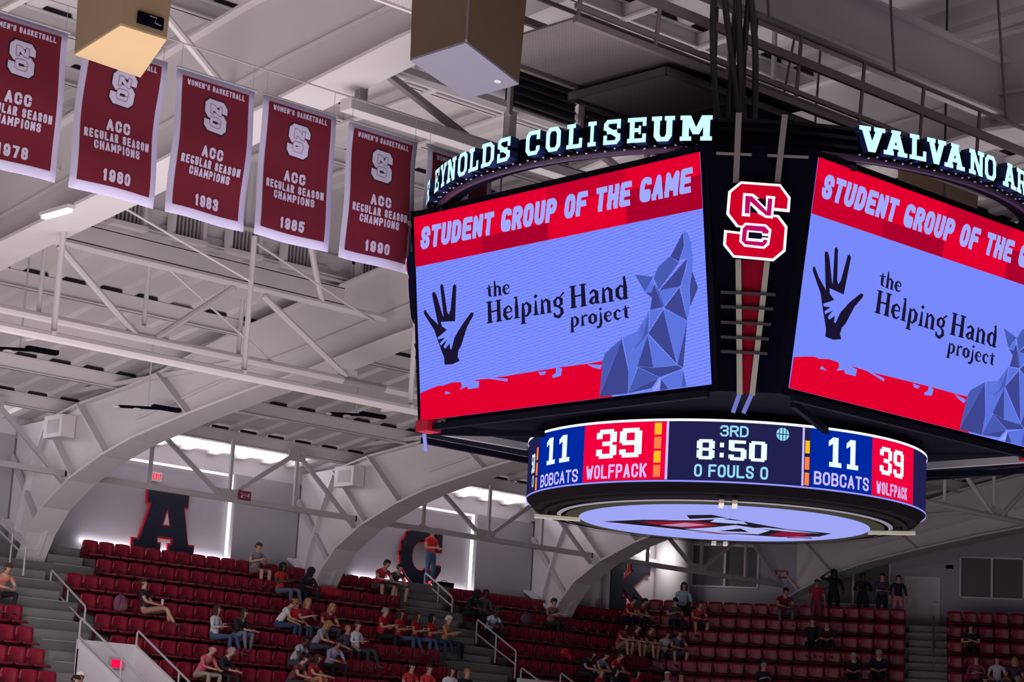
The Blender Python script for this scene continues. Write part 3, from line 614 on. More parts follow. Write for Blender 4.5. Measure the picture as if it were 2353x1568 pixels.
for k, l in ((0, 'left-facing video screen showing the student group of the game'), (1, 'right-facing video screen showing the student group of the game'), (2, 'far-side video screen'), (3, 'rear video screen')):
    screen(k, 'video_screen', l)
# maker's name under the left screen
m = MB(); Rz = Matrix.Identity(3)
block(m, 'DAKTRONICS', .03, SH+.085, .52, -.07, lambda s, t: V((-D1, SW/2, ZT-8))+U_*s+V_*t+V((-math.cos(TL), 0, -math.sin(TL)))*.02, .0065)
m.build('maker_lettering', mat('maker_white', (.5, .5, .5), .5), sb, fix=False)
# block S emblem: polygons in a unit measured from the photograph
LG = dict(white=[(635, 568), (1050, 580), (1160, 715), (1155, 870), (985, 862), (985, 900), (1045, 905), (1140, 1020), (1130, 1280), (1010, 1390), (590, 1370), (480, 1245), (485, 1085), (650, 1098), (655, 1052), (610, 1050), (500, 920), (510, 680)],
 red=[(645, 594), (1040, 606), (1131, 727), (1126, 838), (990, 830), (990, 925), (1030, 930), (1111, 1032), (1102, 1268), (1000, 1362), (600, 1344), (510, 1235), (515, 1113), (672, 1125), (675, 1035), (630, 1030), (530, 910), (540, 692)],
 nw=[(665, 690), (770, 694), (905, 790), (905, 706), (1000, 712), (985, 945), (905, 940), (745, 855), (745, 935), (660, 932)], nbk=[[(805, 742), (905, 742), (905, 832)], [(745, 812), (832, 893), (745, 893)]],
 n=[(690, 718), (760, 722), (918, 872), (925, 735), (972, 738), (962, 918), (912, 915), (742, 778), (738, 905), (690, 903)],
 cw=[(700, 1000), (915, 1008), (975, 1060), (970, 1110), (958, 1220), (908, 1265), (700, 1252), (645, 1200), (655, 1048)], c=[(712, 1025), (905, 1032), (948, 1075), (942, 1105), (885, 1105), (880, 1085), (722, 1078), (716, 1188), (890, 1195), (896, 1168), (938, 1172), (930, 1205), (898, 1240), (710, 1228), (670, 1190), (678, 1060)],
 cb=[(740, 1097), (875, 1102), (880, 1130), (945, 1132), (945, 1148), (880, 1146), (875, 1165), (738, 1160)])
def lg(p): return [((x-820)/822., (980-y)/822.) for x, y in p]     # unit: height 1, centred, y up
def emblem(name, parent, fn, mats, d=(0, .004, .008, .012), thick=0):
    m = MB()
    def T(key, off, mi):
        ps = LG[key] if isinstance(LG[key][0], tuple) else None
        for pl in ([ps] if ps else LG[key]): tri(m, [fn(x, y, off) for x, y in lg(pl)], mi)
    if thick:
        c = lg(LG['white']); n = len(c)
        for i in range(n):
            a, b = c[i], c[(i+1) % n]; m.add([fn(*a, 0), fn(*b, 0), fn(*b, -thick), fn(*a, -thick)], [(0, 1, 2, 3)], 4)
    T('white', 0, 0); T('red', d[1], 1); T('nbk', d[2], 4); 
    k = [(735, 735)]
    T('nw', d[1]*1.5, 0); T('nbk', d[2], 4); T('n', d[3], 2); T('cw', d[1]*1.5, 0); T('c', d[2], 3); T('cb', d[3], 4)
    return m.build(name, mats, parent, fix=False)
# corner columns between the screens
spine_grey = mat('spine_grey', (.15, .125, .13), .5); rungm = mat('rung_dark', (.035, .03, .035), .5, spec=.2); spine_red = mat('spine_red', srgb(125, 0, 30), .5, spec=.1); chrome = mat('spine_glow_tint', srgb(120, 128, 215), .4)  # chrome bars: the ring light's lilac glow is put into their base colour
warmg = mat('spine_warm_grey', (.27, .265, .23), .5); LWH = E_('logo_white', 255, 252, 255, 1.1); LRD = E_('logo_red', 205, 0, 40); LMG = E_('logo_magenta', 190, 10, 100)
for k in range(4):
    Rz = Matrix.Rotation(k*math.pi/2, 3, 'Z')
    OA = V((-D1, -SW/2, ZT-8)); OB = V((-SW/2, -D1, ZT-8)); uu = (OB-OA).normalized(); nn = V((-1, -1, 0)).normalized(); OC = (OA+OB)/2+nn*.05
    vv = V((.7071*math.sin(TL), .7071*math.sin(TL), -math.cos(TL))); no = uu.cross(vv); 
    if no.dot(nn) < 0: no = -no
    P = lambda s, t, o=0: Rz @ (OC+uu*s+vv*t+no*o)
    m = MB(); m.prism([P(-.72, -.1), P(.72, -.1), P(.52, 3.05), P(-.52, 3.05)], Rz @ (no*-.3))
    col = m.build('corner_column', mat('corner_black', (.002, .002, .007), .7, spec=.02), sb)
    m = MB()
    SN = ['spine_bar', 'red_spine', 'spine_bar', 'glow_tinted_bar', 'rung']
    def bar(a, b, w, o, mi, hz=False, th=.05):
        m = MB()
        a, b = V(a), V(b); d = (b-a).normalized(); q = V((-d.y, d.x))*w/2
        m.prism([P(*(a+q), o), P(*(a-q), o), P(*(b-q), o), P(*(b+q), o)], Rz @ (no*th)); m.build(SN[mi], [spine_grey, spine_red, warmg, chrome, rungm][mi], col)
    bar((-.286, -.50), (-.286, .40), .075, .02, 0); bar((.30, -.50), (.236, .40), .075, .02, 0)
    bar((-.55, .03), (-.10, .03), .03, .01, 0); bar((.10, .03), (.62, .03), .03, .01, 0)
    m = MB(); tri(m, [P(-.17, 1.38, .03), P(.115, 1.38, .03), P(-.01, 3.07, .03), P(-.09, 3.07, .03)]); m.build('red_spine', spine_red, col, fix=False)
    bar((-.215, 1.38), (-.125, 3.09), .07, .03, 2); bar((.15, 1.38), (.03, 3.09), .07, .03, 2)
    bar((-.13, 3.09), (-.2, 3.32), .055, .03, 3); bar((.02, 3.09), (-.07, 3.32), .055, .03, 3)
    for (a, b, t0) in ((-.42, .27, 1.807), (-.413, .247, 1.99), (-.405, .227, 2.187), (-.397, .207, 2.373), (-.389, .199, 2.558)):
        bar((a, t0), (b, t0), .035, .05, 4, th=.05)
    fn = lambda x, y, o: P(-.005+x*1.0, .89-y*1.0, .12+o)
    emblem('block_letter_emblem', col, fn, [LWH, LRD, LMG, LMG, E_('logo_black', 12, 12, 34)], thick=.1)
# core, underside frame and arms
m = MB()
def oct_(r, z, rot=math.pi/8, n=8): return [V((r*math.cos(rot+2*math.pi*i/n), r*math.sin(rot+2*math.pi*i/n), z)) for i in range(n)]
m.prism(oct_(2.9, .95), (0, 0, 2.5)); m.prism([V((x*3.45, y*3.45, 1.0)) for x, y in ((-1, -.78), (-.78, -1), (.78, -1), (1, -.78), (1, .78), (.78, 1), (-.78, 1), (-1, .78))], (0, 0, .12))
m.build('core_frame', blackm, sb)
m = MB()
for k in range(4):
    Rz = Matrix.Rotation(k*math.pi/2, 3, 'Z')
    for a, b in (((-3.55, -2.8, .92), (-3.55, 2.8, .92)), ((-3.4, 2.6, .88), (-2.2, 0, .8))):
        m.beam(Rz @ V(a), Rz @ V(b), .07, .09)
m.build_each('underside_frame', mat('frame_dark', (.004, .004, .009), .7, spec=.04), sb)
m = MB()
for a, b in (((-3.5, 2.75, .93), (-2.0, 2.1, .83)), ((2.75, -3.5, .93), (2.1, -2.0, .83)), ((2.75, 3.5, .93), (2.0, 2.1, .83))): m.beam(a, b, .08, .1)
m.build_each('grey_arm', mat('arm_grey', (.22, .21, .23), .5), sb)
for a in ((-3.55, 2.55, .93), (2.5, -3.55, .93)):
    m = MB(); m.box(a[0]-.13, a[0]+.13, a[1]-.13, a[1]+.13, a[2]-.08, a[2]+.08); m.build('red_end_box', mat('end_box_red', srgb(150, 0, 35), .5), sb)
# LED ribbon ring
BX = lambda a, b, c, d: [(a, b), (c, b), (c, d), (a, d)]
RR = 2.87; z0, z1 = .035, .86
def cyl(mb, r0, zz0, r1, zz1, a0=0, a1=360, n=96, m=0):
    vs = []
    for i in range(n+1):
        a = math.radians(a0+(a1-a0)*i/n); vs += [(r0*math.cos(a), r0*math.sin(a), zz0), (r1*math.cos(a), r1*math.sin(a), zz1)]
    mb.add(vs, [(2*i, 2*i+2, 2*i+3, 2*i+1) for i in range(n)], m)
ring = MB(); cyl(ring, RR, z0, RR, z1); cyl(ring, RR, z1, 2.3, z1+.02); cyl(ring, RR, z0, RR-.12, z0-.13); cyl(ring, RR-.12, z0-.13, 2.3, z0-.16); ring = ring.build('led_ribbon', mat('ribbon_body', (.003, .002, .003), .7, spec=.02), sb)
NB = E_('ribbon_blue', 0, 40, 160); ND = E_('ribbon_dark', 34, 32, 78); RW = E_('ribbon_red', 240, 0, 60); WH = E_('ribbon_white', 225, 250, 255, 1.15); LV = E_('ribbon_lilac', 205, 190, 255); YL = E_('ribbon_yellow', 255, 190, 40); OR = E_('ribbon_orange', 255, 130, 70)
m = MB(); z0b, z1b = z0+.02, z1-.02
DG = {'1': [BX(.32, 0, .68, 1), BX(.1, 0, .9, .16), [(.32, 1), (.05, .86), (.05, .68), (.32, .78)]],
 '3': [BX(.15, .84, .85, 1), BX(.15, 0, .85, .16), BX(.3, .43, .8, .58), BX(.68, .1, 1, .45), BX(.68, .55, 1, .9), BX(0, .68, .3, .9), BX(0, .1, .3, .32)],
 '9': [BX(.12, .84, .88, 1), BX(.12, 0, .88, .16), BX(.68, .1, 1, .9), BX(0, .5, .32, .9), BX(.12, .42, .75, .58), BX(0, .1, .3, .28)],
 '8': [BX(.12, .84, .88, 1), BX(.12, 0, .88, .16), BX(.12, .43, .88, .58), BX(0, .08, .32, .46), BX(.68, .08, 1, .46), BX(0, .54, .32, .92), BX(.68, .54, 1, .92)],
 '5': [BX(0, .84, .95, 1), BX(.1, 0, .88, .16), BX(0, .5, .32, 1), BX(.12, .45, .88, .62), BX(.68, .1, 1, .55), BX(0, .08, .3, .28)],
 '0': [BX(.12, .84, .88, 1), BX(.12, 0, .88, .16), BX(0, .1, .32, .9), BX(.68, .1, 1, .9)], ':': [BX(.3, .12, .75, .35), BX(.3, .62, .75, .85)]}
def digits(mb, body, ac, zc, wdeg, h, mi, r=RR+.014):
    ws = [.5 if c == ':' else (.8 if c == '1' else 1) for c in body]; g = .14; tot = sum(ws)+g*(len(body)-1); k = wdeg/tot; x = ac-wdeg/2
    for c, w in zip(body, ws):
        for pl in DG[c]: mb.add([V((r*math.cos(math.radians(x+p*w*k)), r*math.sin(math.radians(x+p*w*k)), zc-h/2+q*h)) for p, q in pl], [(0, 1, 2, 3)], mi)
        x += (w+g)*k
def seg(a0, a1, mi, za=None, zb=None, r=RR+.006):
    cyl(m, r, z0b if za is None else za, r, z1b if zb is None else zb, a0, a1, max(3, int(abs(a1-a0)/3)), mi)
def rtext(mb, body, ac, zc, wdeg, h, mi, bold=.02, r=RR+.014, sp=1.0):
    block(mb, body, -math.radians(wdeg)*r/2, zc-h/2, math.radians(wdeg)*r, h, lambda a, z: V((r*math.cos(math.radians(ac)+a/r), r*math.sin(math.radians(ac)+a/r), z)), h*.085, mi)
tx = MB()
for q in (0, 1):
    o = q*180
    seg(-118.0-36+o, -118+o, 0); seg(-154.7+o, -154+o, 5); seg(-118+o, -117.4+o, 5)
    seg(-180.8+o, -154.7+o, 2); seg(-204.3+o, -180.8+o, 1); seg(-115.6+o, -95.3+o, 1); seg(-95.3+o, -74+o, 2); seg(-213+o, -204.3+o, 0); seg(-117.4+o, -115.6+o, 0); seg(-74+o, -33+o, 0)
    for i, (zz, cc) in enumerate(((.74, 4), (.55, 4), (.36, 4), (.17, 4))): seg(-158.0+o, -156.0+o, 6 if i % 2 else 4, zz-.08, zz+.08, RR+.012)
    for i, zz in enumerate((.58, .36, .15)):
        seg(-117.2+o, -115.9+o, 6 if i else 4, zz-.085, zz+.085, RR+.012); seg(-206.6+o, -205+o, 6, zz-.09, zz+.09, RR+.012)
    rtext(tx, '3RD', -136.5+o, .72, 7.5, .15, 1); digits(tx, '8:50', -137+o, .465, 18.5, .27, 0); rtext(tx, '0 FOULS 0', -137+o, .18, 19.5, .17, 1)
    ca = -123.6+o; bp = lambda x, y, r=RR+.014: V((r*math.cos(math.radians(ca+x*20)), r*math.sin(math.radians(ca+x*20)), .72+y))
    tx.poly([bp(.088*math.cos(t), .088*math.sin(t)) for t in [2*math.pi*i/20 for i in range(20)]], 1)
    for (x0, y0, x1, y1) in ((-.088, -.006, .088, .006), (-.006, -.088, .006, .088), (-.05, -.07, -.04, .07), (.04, -.07, .05, .07)): tx.poly([bp(x0, y0, RR+.02), bp(x1, y0, RR+.02), bp(x1, y1, RR+.02), bp(x0, y1, RR+.02)], 3)
    digits(tx, '39', -168.8+o, .56, 14.5, .40, 0); rtext(tx, 'WOLFPACK', -169.6+o, .18, 19.5, .19, 2)
    digits(tx, '11', -192.5+o, .56, 13, .38, 0); rtext(tx, 'BOBCATS', -192.3+o, .16, 19.5, .18, 2)
    digits(tx, '11', -105.3+o, .55, 10.5, .40, 0); rtext(tx, 'BOBCATS', -105.5+o, .18, 18, .18, 2)
    digits(tx, '39', -86.6+o, .55, 11.5, .38, 0); rtext(tx, 'WOLFPACK', -86+o, .17, 15, .17, 2)
    digits(tx, '50', -209.5+o, .46, 3.5, .27, 0); rtext(tx, '0', -209+o, .2, 2, .17, 1)
tx.build('ribbon_lettering', [WH, E_('ribbon_cyan', 150, 220, 245), LV, ND], ring, fix=False)
m.build('ribbon_picture', [ND, NB, RW, R3, YL, LV, OR], ring, fix=False)
m = MB(); cyl(m, RR+.02, z1-.02, RR+.02, z1+.015); m.build('ribbon_edge', E_('ribbon_rim', 235, 235, 255, 1.2), ring, fix=False)
m = MB(); cyl(m, RR+.015, z0-.012, RR+.015, z0+.012); m.build('ribbon_edge', E_('ribbon_rim_low', 150, 150, 255, 1.0), ring, fix=False)
# underside of the ring: dark trims and the pale lit disc with an abstract emblem
m = MB(); cyl(m, 2.62, -.14, 2.56, -.155, m=0); cyl(m, 2.42, -.15, 2.36, -.165, m=1); cyl(m, 2.3, -.16, 2.1, -.17, m=2)
m.build('underside_trim', [mat('trim_dark', (.006, .005, .007), .7, spec=.02), mat('trim_grey', (.12, .12, .15), .6), mat('trim_olive', (.022, .022, .014), .7, spec=.02)], sb, fix=False)
disc = MB(); disc.poly([V((2.1*math.cos(a), 2.1*math.sin(a), -.17)) for a in [2*math.pi*i/64 for i in range(64)]]); disc = disc.build('lit_disc', E_('disc_lilac', 158, 165, 245), sb)
m = MB()
e1, e2 = V((.735, -.678, 0)), V((.678, .735, 0))
def D(x, y, o=0): return e1*(x*1.12-.05)+e2*(y*1.35)+V((0, 0, -.175-o))
def blob(pts, mi, o): tri(m, [D(x, y, o) for x, y in pts], mi)
blob([(-1.5, .35), (-.3, .75), (.9, .9), (1.4, .65), (1.5, .3), (.9, .15), (.3, -.3), (-.2, -.75), (-.5, -.6), (-.4, -.2), (-1.0, .0)], 0, 0)
blob([(-1.0, .25), (-.3, .5), (.0, .1), (-.3, -.15), (-.8, .05)], 1, .004); blob([(.75, .8), (1.15, .75), (1.25, .4), (.85, .35)], 1, .004)
blob([(-.4, .62), (.1, .75), (.6, .72), (.7, .3), (.2, .0), (-.05, .3)], 2, .004); blob([(-.15, -.15), (.35, -.1), (.25, -.35), (-.1, -.5)], 2, .004)
for pts, mi in (([(-1.35, .42), (-.75, .62), (-.2, .80), (-.3, .70), (-.9, .48)], 2), ([(-.1, .88), (.5, 1.0), (1.2, .95), (1.45, .72), (1.3, .80), (.5, .88)], 2), ([(-.75, -.12), (-.35, -.28), (.1, -.62), (-.1, -.60), (-.5, -.32)], 2), ([(.45, .12), (.95, .28), (1.35, .30), (1.1, .20), (.6, .02)], 2),
                ([(-1.1, .12), (-.55, .02), (-.4, -.08), (-.8, -.02)], 1), ([(1.0, .88), (1.35, .82), (1.3, .70), (1.0, .78)], 1), ([(.15, -.05), (.5, .02), (.45, -.12), (.2, -.2)], 0), ([(-.3, .75), (.1, .86), (.35, .84), (0, .74)], 1)): blob(pts, mi, .012)
blob([(-.75, .35), (-.45, .42), (-.15, .1), (-.45, .0)], 3, .008); blob([(.05, .6), (.45, .55), (.3, .25)], 0, .008)
m.build('disc_emblem', [E_('disc_ink', 36, 26, 36), E_('disc_red', 140, 22, 50), E_('disc_pale', 175, 185, 245), E_('disc_pink', 190, 130, 170)], disc, fix=False)
m = MB()
for a in (-47.3, 132.7, 42.7, -137.3):
    for s in ((-.09, .09) if a in (42.7, -137.3) else (0,)):
        c_, s_ = math.cos(math.radians(a)), math.sin(math.radians(a)); t_ = V((-s_, c_, 0))*s
        r0, r1 = (2.2, 2.55) if s else (2.08, 2.75)
        m.beam(V((c_*r0, s_*r0, -.2))+t_, V((c_*r1, s_*r1, -.18))+t_, .07, .05)
m.build_each('disc_clip', mat('clip_cream', (.42, .41, .34), .5), sb)
# arched name ring above the screens
RS = 4.5; zs0, zs1 = 4.20, 4.56
nm = MB(); [cyl(nm, RS-.08, 3.98, RS-.08, zs0, -142+k*90, -118+k*90, 10) for k in range(4)]; cyl(nm, RS-.08, zs0-.03, RS-.08, zs1-.02, n=128); cyl(nm, RS-.3, zs0-.03, RS-.3, zs1-.02, n=128); cyl(nm, RS-.3, zs0-.03, RS-.08, zs0-.03, n=128); cyl(nm, RS-.3, zs1-.02, RS-.08, zs1-.02, n=128)
nm = nm.build('name_ring', mat('name_ring_black', (.003, .003, .008), .7, spec=.02), sb, fix=False)
m = MB()
for zz in (4.02, 4.15, 4.28, 4.41, 4.53):
    for k in range(4): cyl(m, RS-.05, zz-.022, RS-.03, zz+.022, -142+k*90, -118+k*90, 10)
m.build_each('ring_slat', mat('slat_black', (.009, .008, .014), .6, spec=.05), nm, fix=False)
m = MB(); m.tube([(RS*math.cos(a)*.985, RS*math.sin(a)*.985, zs0-.05) for a in [2*math.pi*i/96 for i in range(96)]], .05, 8, closed=True)
m.build('ring_bottom_tube', mat('tube_purple', (.035, .016, .045), .35), nm)
# slab letters: unit boxes and slants (x0,y0,x1,y1) or 4-point polys
t_ = .23; sl = .17
BX = lambda a, b, c, d: [(a, b), (c, b), (c, d), (a, d)]
SLAB = {
 'R': [BX(.12, 0, .38, 1), BX(0, 0, .48, sl), BX(0, 1-sl, .7, 1), BX(.7, .55, .95, .9), [(.7, 1), (.95, .88), (.7, .8)], BX(.38, .42, .8, .56), [(.5, .45), (.75, .45), (.95, .1), (.7, .1)], BX(.66, 0, 1, sl)],
 'E': [BX(.12, 0, .38, 1), BX(0, 0, 1, sl), BX(0, 1-sl, 1, 1), BX(.8, sl, 1, .35), BX(.8, .65, 1, 1), BX(.38, .42, .66, .58), BX(.6, .33, .72, .67)],
 'Y': [BX(0, 1-sl, .42, 1), BX(.58, 1-sl, 1, 1), [(.1, .9), (.36, .9), (.62, .42), (.38, .42)], [(.64, .9), (.9, .9), (.62, .42), (.38, .42)], BX(.37, 0, .63, .5), BX(.24, 0, .76, sl)],
 'N': [BX(.1, 0, .32, 1), BX(.68, 0, .9, 1), BX(0, 0, .44, sl), BX(0, 1-sl, .3, 1), BX(.56, 1-sl, 1, 1), [(.1, 1), (.36, 1), (.9, 0), (.64, 0)]],
 'O': [BX(0, .2, .27, .8), BX(.73, .2, 1, .8), BX(.22, 0, .78, .17), BX(.22, .83, .78, 1), [(0, .2), (.22, 0), (.35, .17), (.27, .3)], [(1, .2), (.78, 0), (.65, .17), (.73, .3)], [(0, .8), (.22, 1), (.35, .83), (.27, .7)], [(1, .8), (.78, 1), (.65, .83), (.73, .7)]],
 'L': [BX(.14, 0, .42, 1), BX(0, 0, 1, sl), BX(0, 1-sl, .56, 1), BX(.8, 0, 1, .4)],
 'D': [BX(.1, 0, .36, 1), BX(0, 0, .72, sl), BX(0, 1-sl, .72, 1), BX(.74, .22, 1, .78), [(.7, 0), (1, .22), (.8, .3), (.62, .17)], [(.7, 1), (1, .78), (.8, .7), (.62, .83)]],
 'S': [BX(0, .58, .27, .84), BX(.73, .16, 1, .42), BX(.2, 0, .82, .17), BX(.2, .83, .82, 1), [(0, .62), (.27, .72), (1, .38), (.73, .28)], BX(.78, .62, 1, 1), BX(0, 0, .22, .38), [(0, .84), (.2, 1), (.3, .83), (.27, .74)], [(1, .16), (.8, 0), (.7, .17), (.73, .26)], BX(.2, .42, .8, .58)],
 'C': [BX(0, .2, .27, .8), BX(.22, 0, .8, .17), BX(.22, .83, .8, 1), [(0, .2), (.22, 0), (.35, .17), (.27, .3)], [(0, .8), (.22, 1), (.35, .83), (.27, .7)], BX(.76, .62, 1, 1), [(.72, .17), (.8, 0), (1, .2), (1, .36), (.76, .36)]],
 'I': [BX(.34, 0, .66, 1), BX(.12, 0, .88, sl), BX(.12, 1-sl, .88, 1)],
 'U': [BX(.1, .2, .36, 1), BX(.64, .2, .9, 1), BX(0, 1-sl, .44, 1), BX(.56, 1-sl, 1, 1), BX(.26, 0, .74, .18), [(.1, .2), (.26, 0), (.42, .18), (.36, .3)], [(.9, .2), (.74, 0), (.58, .18), (.64, .3)]],
 'M': [BX(.07, 0, .28, 1), BX(.72, 0, .93, 1), BX(0, 0, .36, sl), BX(.64, 0, 1, sl), BX(0, 1-sl, .28, 1), BX(.72, 1-sl, 1, 1), [(.1, 1), (.33, 1), (.6, .25), (.4, .25)], [(.9, 1), (.67, 1), (.4, .25), (.6, .25)]],
 'V': [BX(0, 1-sl, .44, 1), BX(.56, 1-sl, 1, 1), [(.08, .92), (.35, .92), (.64, 0), (.36, 0)], [(.92, .92), (.65, .92), (.36, 0), (.64, 0)]],
 'A': [BX(0, 0, .42, sl), BX(.58, 0, 1, sl), [(.1, .08), (.34, .08), (.64, 1), (.38, 1)], [(.9, .08), (.66, .08), (.36, 1), (.62, 1)], BX(.26, .26, .76, .42), BX(.3, .88, .7, 1)]}
LEDC = E_('sign_glow', 205, 255, 255, 1.05); SIDE = mat('sign_side', (.010, .018, .09), .4)
def ring_angle(px):      # angle on the name ring where the photograph shows a given column
    best = None
    for i in range(1500):
        a = math.radians(-222+i*.1); P = V((CX+(RS+.1)*math.cos(a), CY+(RS+.1)*math.sin(a), 12.33))-V((0, 0, 4)); q = 1176.5+F*P.dot(cr)/P.dot(f_)
        if i > 80 and (best is None or abs(q-px) < best[0]): best = (abs(q-px), math.degrees(a))
    return best[1]
LP = [('R', 990.5, 997.5), ('E', 998.5, 1008.5), ('Y', 1011, 1025), ('N', 1027, 1047.5), ('O', 1052, 1073), ('L', 1077, 1099), ('D', 1106, 1135), ('S', 1143, 1172), ('C', 1208, 1240), ('O', 1254, 1288), ('L', 1302, 1338), ('I', 1348, 1373), ('S', 1387, 1426), ('E', 1441, 1484), ('U', 1497, 1550), ('M', 1562, 1637),
      ('V', 1974, 2033), ('A', 2031, 2085), ('L', 2090, 2129), ('V', 2130, 2174), ('A', 2171, 2217), ('N', 2227, 2261), ('O', 2263, 2289), ('A', 2305, 2335), ('R', 2336, 2358)]
SPAN = [(c, ring_angle(a), ring_angle(b)) for c, a, b in LP]
SPAN = [('R', -216.8, -212.2)]+SPAN[1:]
e0 = SPAN[-1][2]; SPAN += [('E', e0+1.2, e0+6.2), ('N', e0+7.4, e0+13), ('A', e0+14.2, e0+20)]
for off in (0, 180):
    for c, s0, s1 in SPAN:
        m = MB(); wl = s1-s0
        for pl in SLAB[c]:
            rr = RS+.10; W3 = lambda r, x, y: V((r*math.cos(math.radians(s0+off+x*wl)), r*math.sin(math.radians(s0+off+x*wl)), zs0+.01+y*(zs1-zs0-.02)))
            fr_ = [W3(rr, x, y) for x, y in pl]; bk = [W3(RS-.05, x, y) for x, y in pl]; q = len(pl)
            m.add(fr_, [tuple(range(q))], 0); m.add(fr_+bk, [(j, (j+1) % q, q+(j+1) % q, q+j) for j in range(q)], 1)
        m.build('sign_letter', [LEDC, SIDE], nm, fix=False)
m = MB()
for k in range(46):
    a = math.radians(-222+k*1.75); m.sphere(((RS+.02)*math.cos(a), (RS+.02)*math.sin(a), zs0-.02-.03*(k % 2)), .018, .018, .014, 5, 3)
for k in range(34):
    a = math.radians(-118+k*1.6); m.sphere(((RS+.02)*math.cos(a), (RS+.02)*math.sin(a), zs0-.02-.03*(k % 2)), .018, .018, .014, 5, 3)
m.build('letter_standoffs', mat('standoff_grey', (.5, .5, .55), .4, metal=.6), nm)
# rigging: thick cable loom and thin wire ropes
def wires(pts, r, name, label, cat, mt, top=None):
    L0 = V(pts[-1]); m = MB(); m.tube([V(p)-L0 for p in pts], r, 8); o = m.build(name, mt, smooth=True); o.location = L0
    return tag(o, label, cat)
cabm = mat('cable_black', (.012, .011, .016), .5)
for i, (dx, dy, wv) in enumerate(((-.42, .3, .06), (-.2, .12, -.05), (0.0, -.05, .07), (.2, -.25, -.06), (.02, .22, .03), (.3, -.1, .05))):
    pts = []
    for j in range(15):
        t = j/14; z = 17.6-(17.6-12.55)*t; e = math.sin(t*7+i)*.07+wv*math.sin(t*5)
        pts.append((20.62+dx*.6+e*.8+.42*t, 18.55+dy*.4-e*.4, z))
    nmn = ('leftmost', 'second', 'third', 'fourth', 'fifth', 'rightmost')[i]
    wires(pts, .045, 'power_cable', nmn+' of the thick black cables dropping to the scoreboard', 'cable', cabm)
for (p, q, l, r) in (((24.0, 20.9, 15.7), (24.03, 20.9, 12.3), 'thin black wire rope above the middle of the scoreboard', .02), ((25.33, 28, 18.0), (25.33, 28, 13.0), 'thin black wire rope left of the scoreboard name ring', .016), ((29.3, 21.2, 18.3), (29.3, 21.2, 13.6), 'thin black wire rope right of the scoreboard', .02),
                     ((26.6, 22.0, 18.0), (25.55, 22.0, 13.2), 'slanting pale cable crossing the catwalk rails', .02), ((27.0, 22.0, 18.0), (26.7, 22.0, 13.2), 'slanting pale cable at the right of the catwalk', .02)):
    wires([p, q], r, 'wire_rope', l, 'cable', cabm if 'black' in l.split('cable')[0].split('rope')[0] else railc)
t = thing('rope_block', 'small black block on the wire rope above the name ring at right', 'clamp', (29.3, 21.2, 13.45)); m = MB(); m.box(-.12, .12, -.12, .12, -.1, .14); m.prism([(-.16, -.1, -.2), (.16, -.1, -.2), (.1, -.1, -.08), (-.1, -.1, -.08)], (0, .2, 0)); m.build('block_body', blackm, t)

# ---------------------------------------------------------------- hanging banners
cloth = mat('banner_red', (.165, .007, .023), .8, noise=.05, scale=6); bwhite = mat('banner_white', (.66, .60, .80), .8); lilac = mat('banner_border', (.60, .56, .78), .8, noise=.05, scale=5)
bdark = mat('banner_black', (.03, .012, .02), .8); bmag = mat('banner_letter_inner', (.55, .45, .6), .8)
BY = 24.0; BW, BH = 1.31, 2.04
def banner(x0, year, label, ph):
    t = thing('championship_banner', label, 'banner', (x0, BY, 11.25))
    def fn(off=0):
        return lambda x, z: (x+.012*math.sin(z*3.1+ph)*(1 if x > BW/2 else .6), -off+.035*math.sin(x*4.5+ph)*(1-z/BH)+.02*math.sin(z*4+ph*2), z)
    def grid(x0_, x1_, z0_, z1_, off, mt, name, nx=8, nz=12, both=False):
        m = MB(); f = fn(off)
        vs = [f(x0_+(x1_-x0_)*i/nx, z0_+(z1_-z0_)*j/nz) for j in range(nz+1) for i in range(nx+1)]
        m.add(vs, [(j*(nx+1)+i, j*(nx+1)+i+1, (j+1)*(nx+1)+i+1, (j+1)*(nx+1)+i) for j in range(nz) for i in range(nx)])
        o = m.build(name, mt, t, smooth=True, fix=False); return o
    o = grid(0, BW, 0, BH, 0, lilac, 'border_cloth'); s = o.modifiers.new('s', 'SOLIDIFY'); s.thickness = .008
    grid(.095, BW-.095, .13, BH-.085, .010, cloth, 'red_field')
    m = MB(); f = fn(.018)
    block(m, "WOMEN'S BASKETBALL", .17, BH-.20, BW-.34, .08, f, .009); m.build('sport_lettering', bwhite, t, fix=False); m = MB()
    block(m, 'ACC', .47, .885, .37, .16, f, .020); m.build('league_lettering', bwhite, t, fix=False); m = MB()
    block(m, 'REGULAR SEASON', .15, .735, BW-.30, .12, f, .0132); block(m, 'CHAMPIONS', .30, .595, BW-.60, .12, f, .0132)
    m.build('title_lettering', bwhite, t, fix=False); m = MB(); block(m, year, .45, .19, .42, .165, f, .0195)
    m.build('year_numerals', bwhite, t, fix=False)
    g = fn(.02); h = .475
    fe = lambda x, y, o: (lambda q: (q[0], q[1]-o, q[2]))(g(BW/2+.005+x*h, BH-.545+y*h*1.0))
    m = MB(); c = lg(LG['white']); tri(m, [fe(x*1.1, y*1.09, -.005) for x, y in c]); m.build('emblem_outline', bdark, t, fix=False)
    emblem('block_letter_emblem', t, fe, [bwhite, bwhite, bwhite, bwhite, bdark], d=(0, .002, .003, .004))
    m = MB()
    for key in ('nw', 'cw'):
        p = lg(LG[key])
        for (a, b), (c2, d2) in zip(p, p[1:]+p[:1]): m.tube([fe(a, b, .006), fe(c2, d2, .006)], .0022, 4)
    m.build('emblem_linework', bdark, t, fix=False)
    m = MB(); m.tube([(-.02, 0, BH+.0), (BW+.02, 0, BH)], .018); m.tube([(.05, 0, BH), (.05, 0, BH+.35)], .004, 5); m.tube([(BW-.05, 0, BH), (BW-.05, 0, BH+.35)], .004, 5); m.build('hanging_rod', steel2, t)
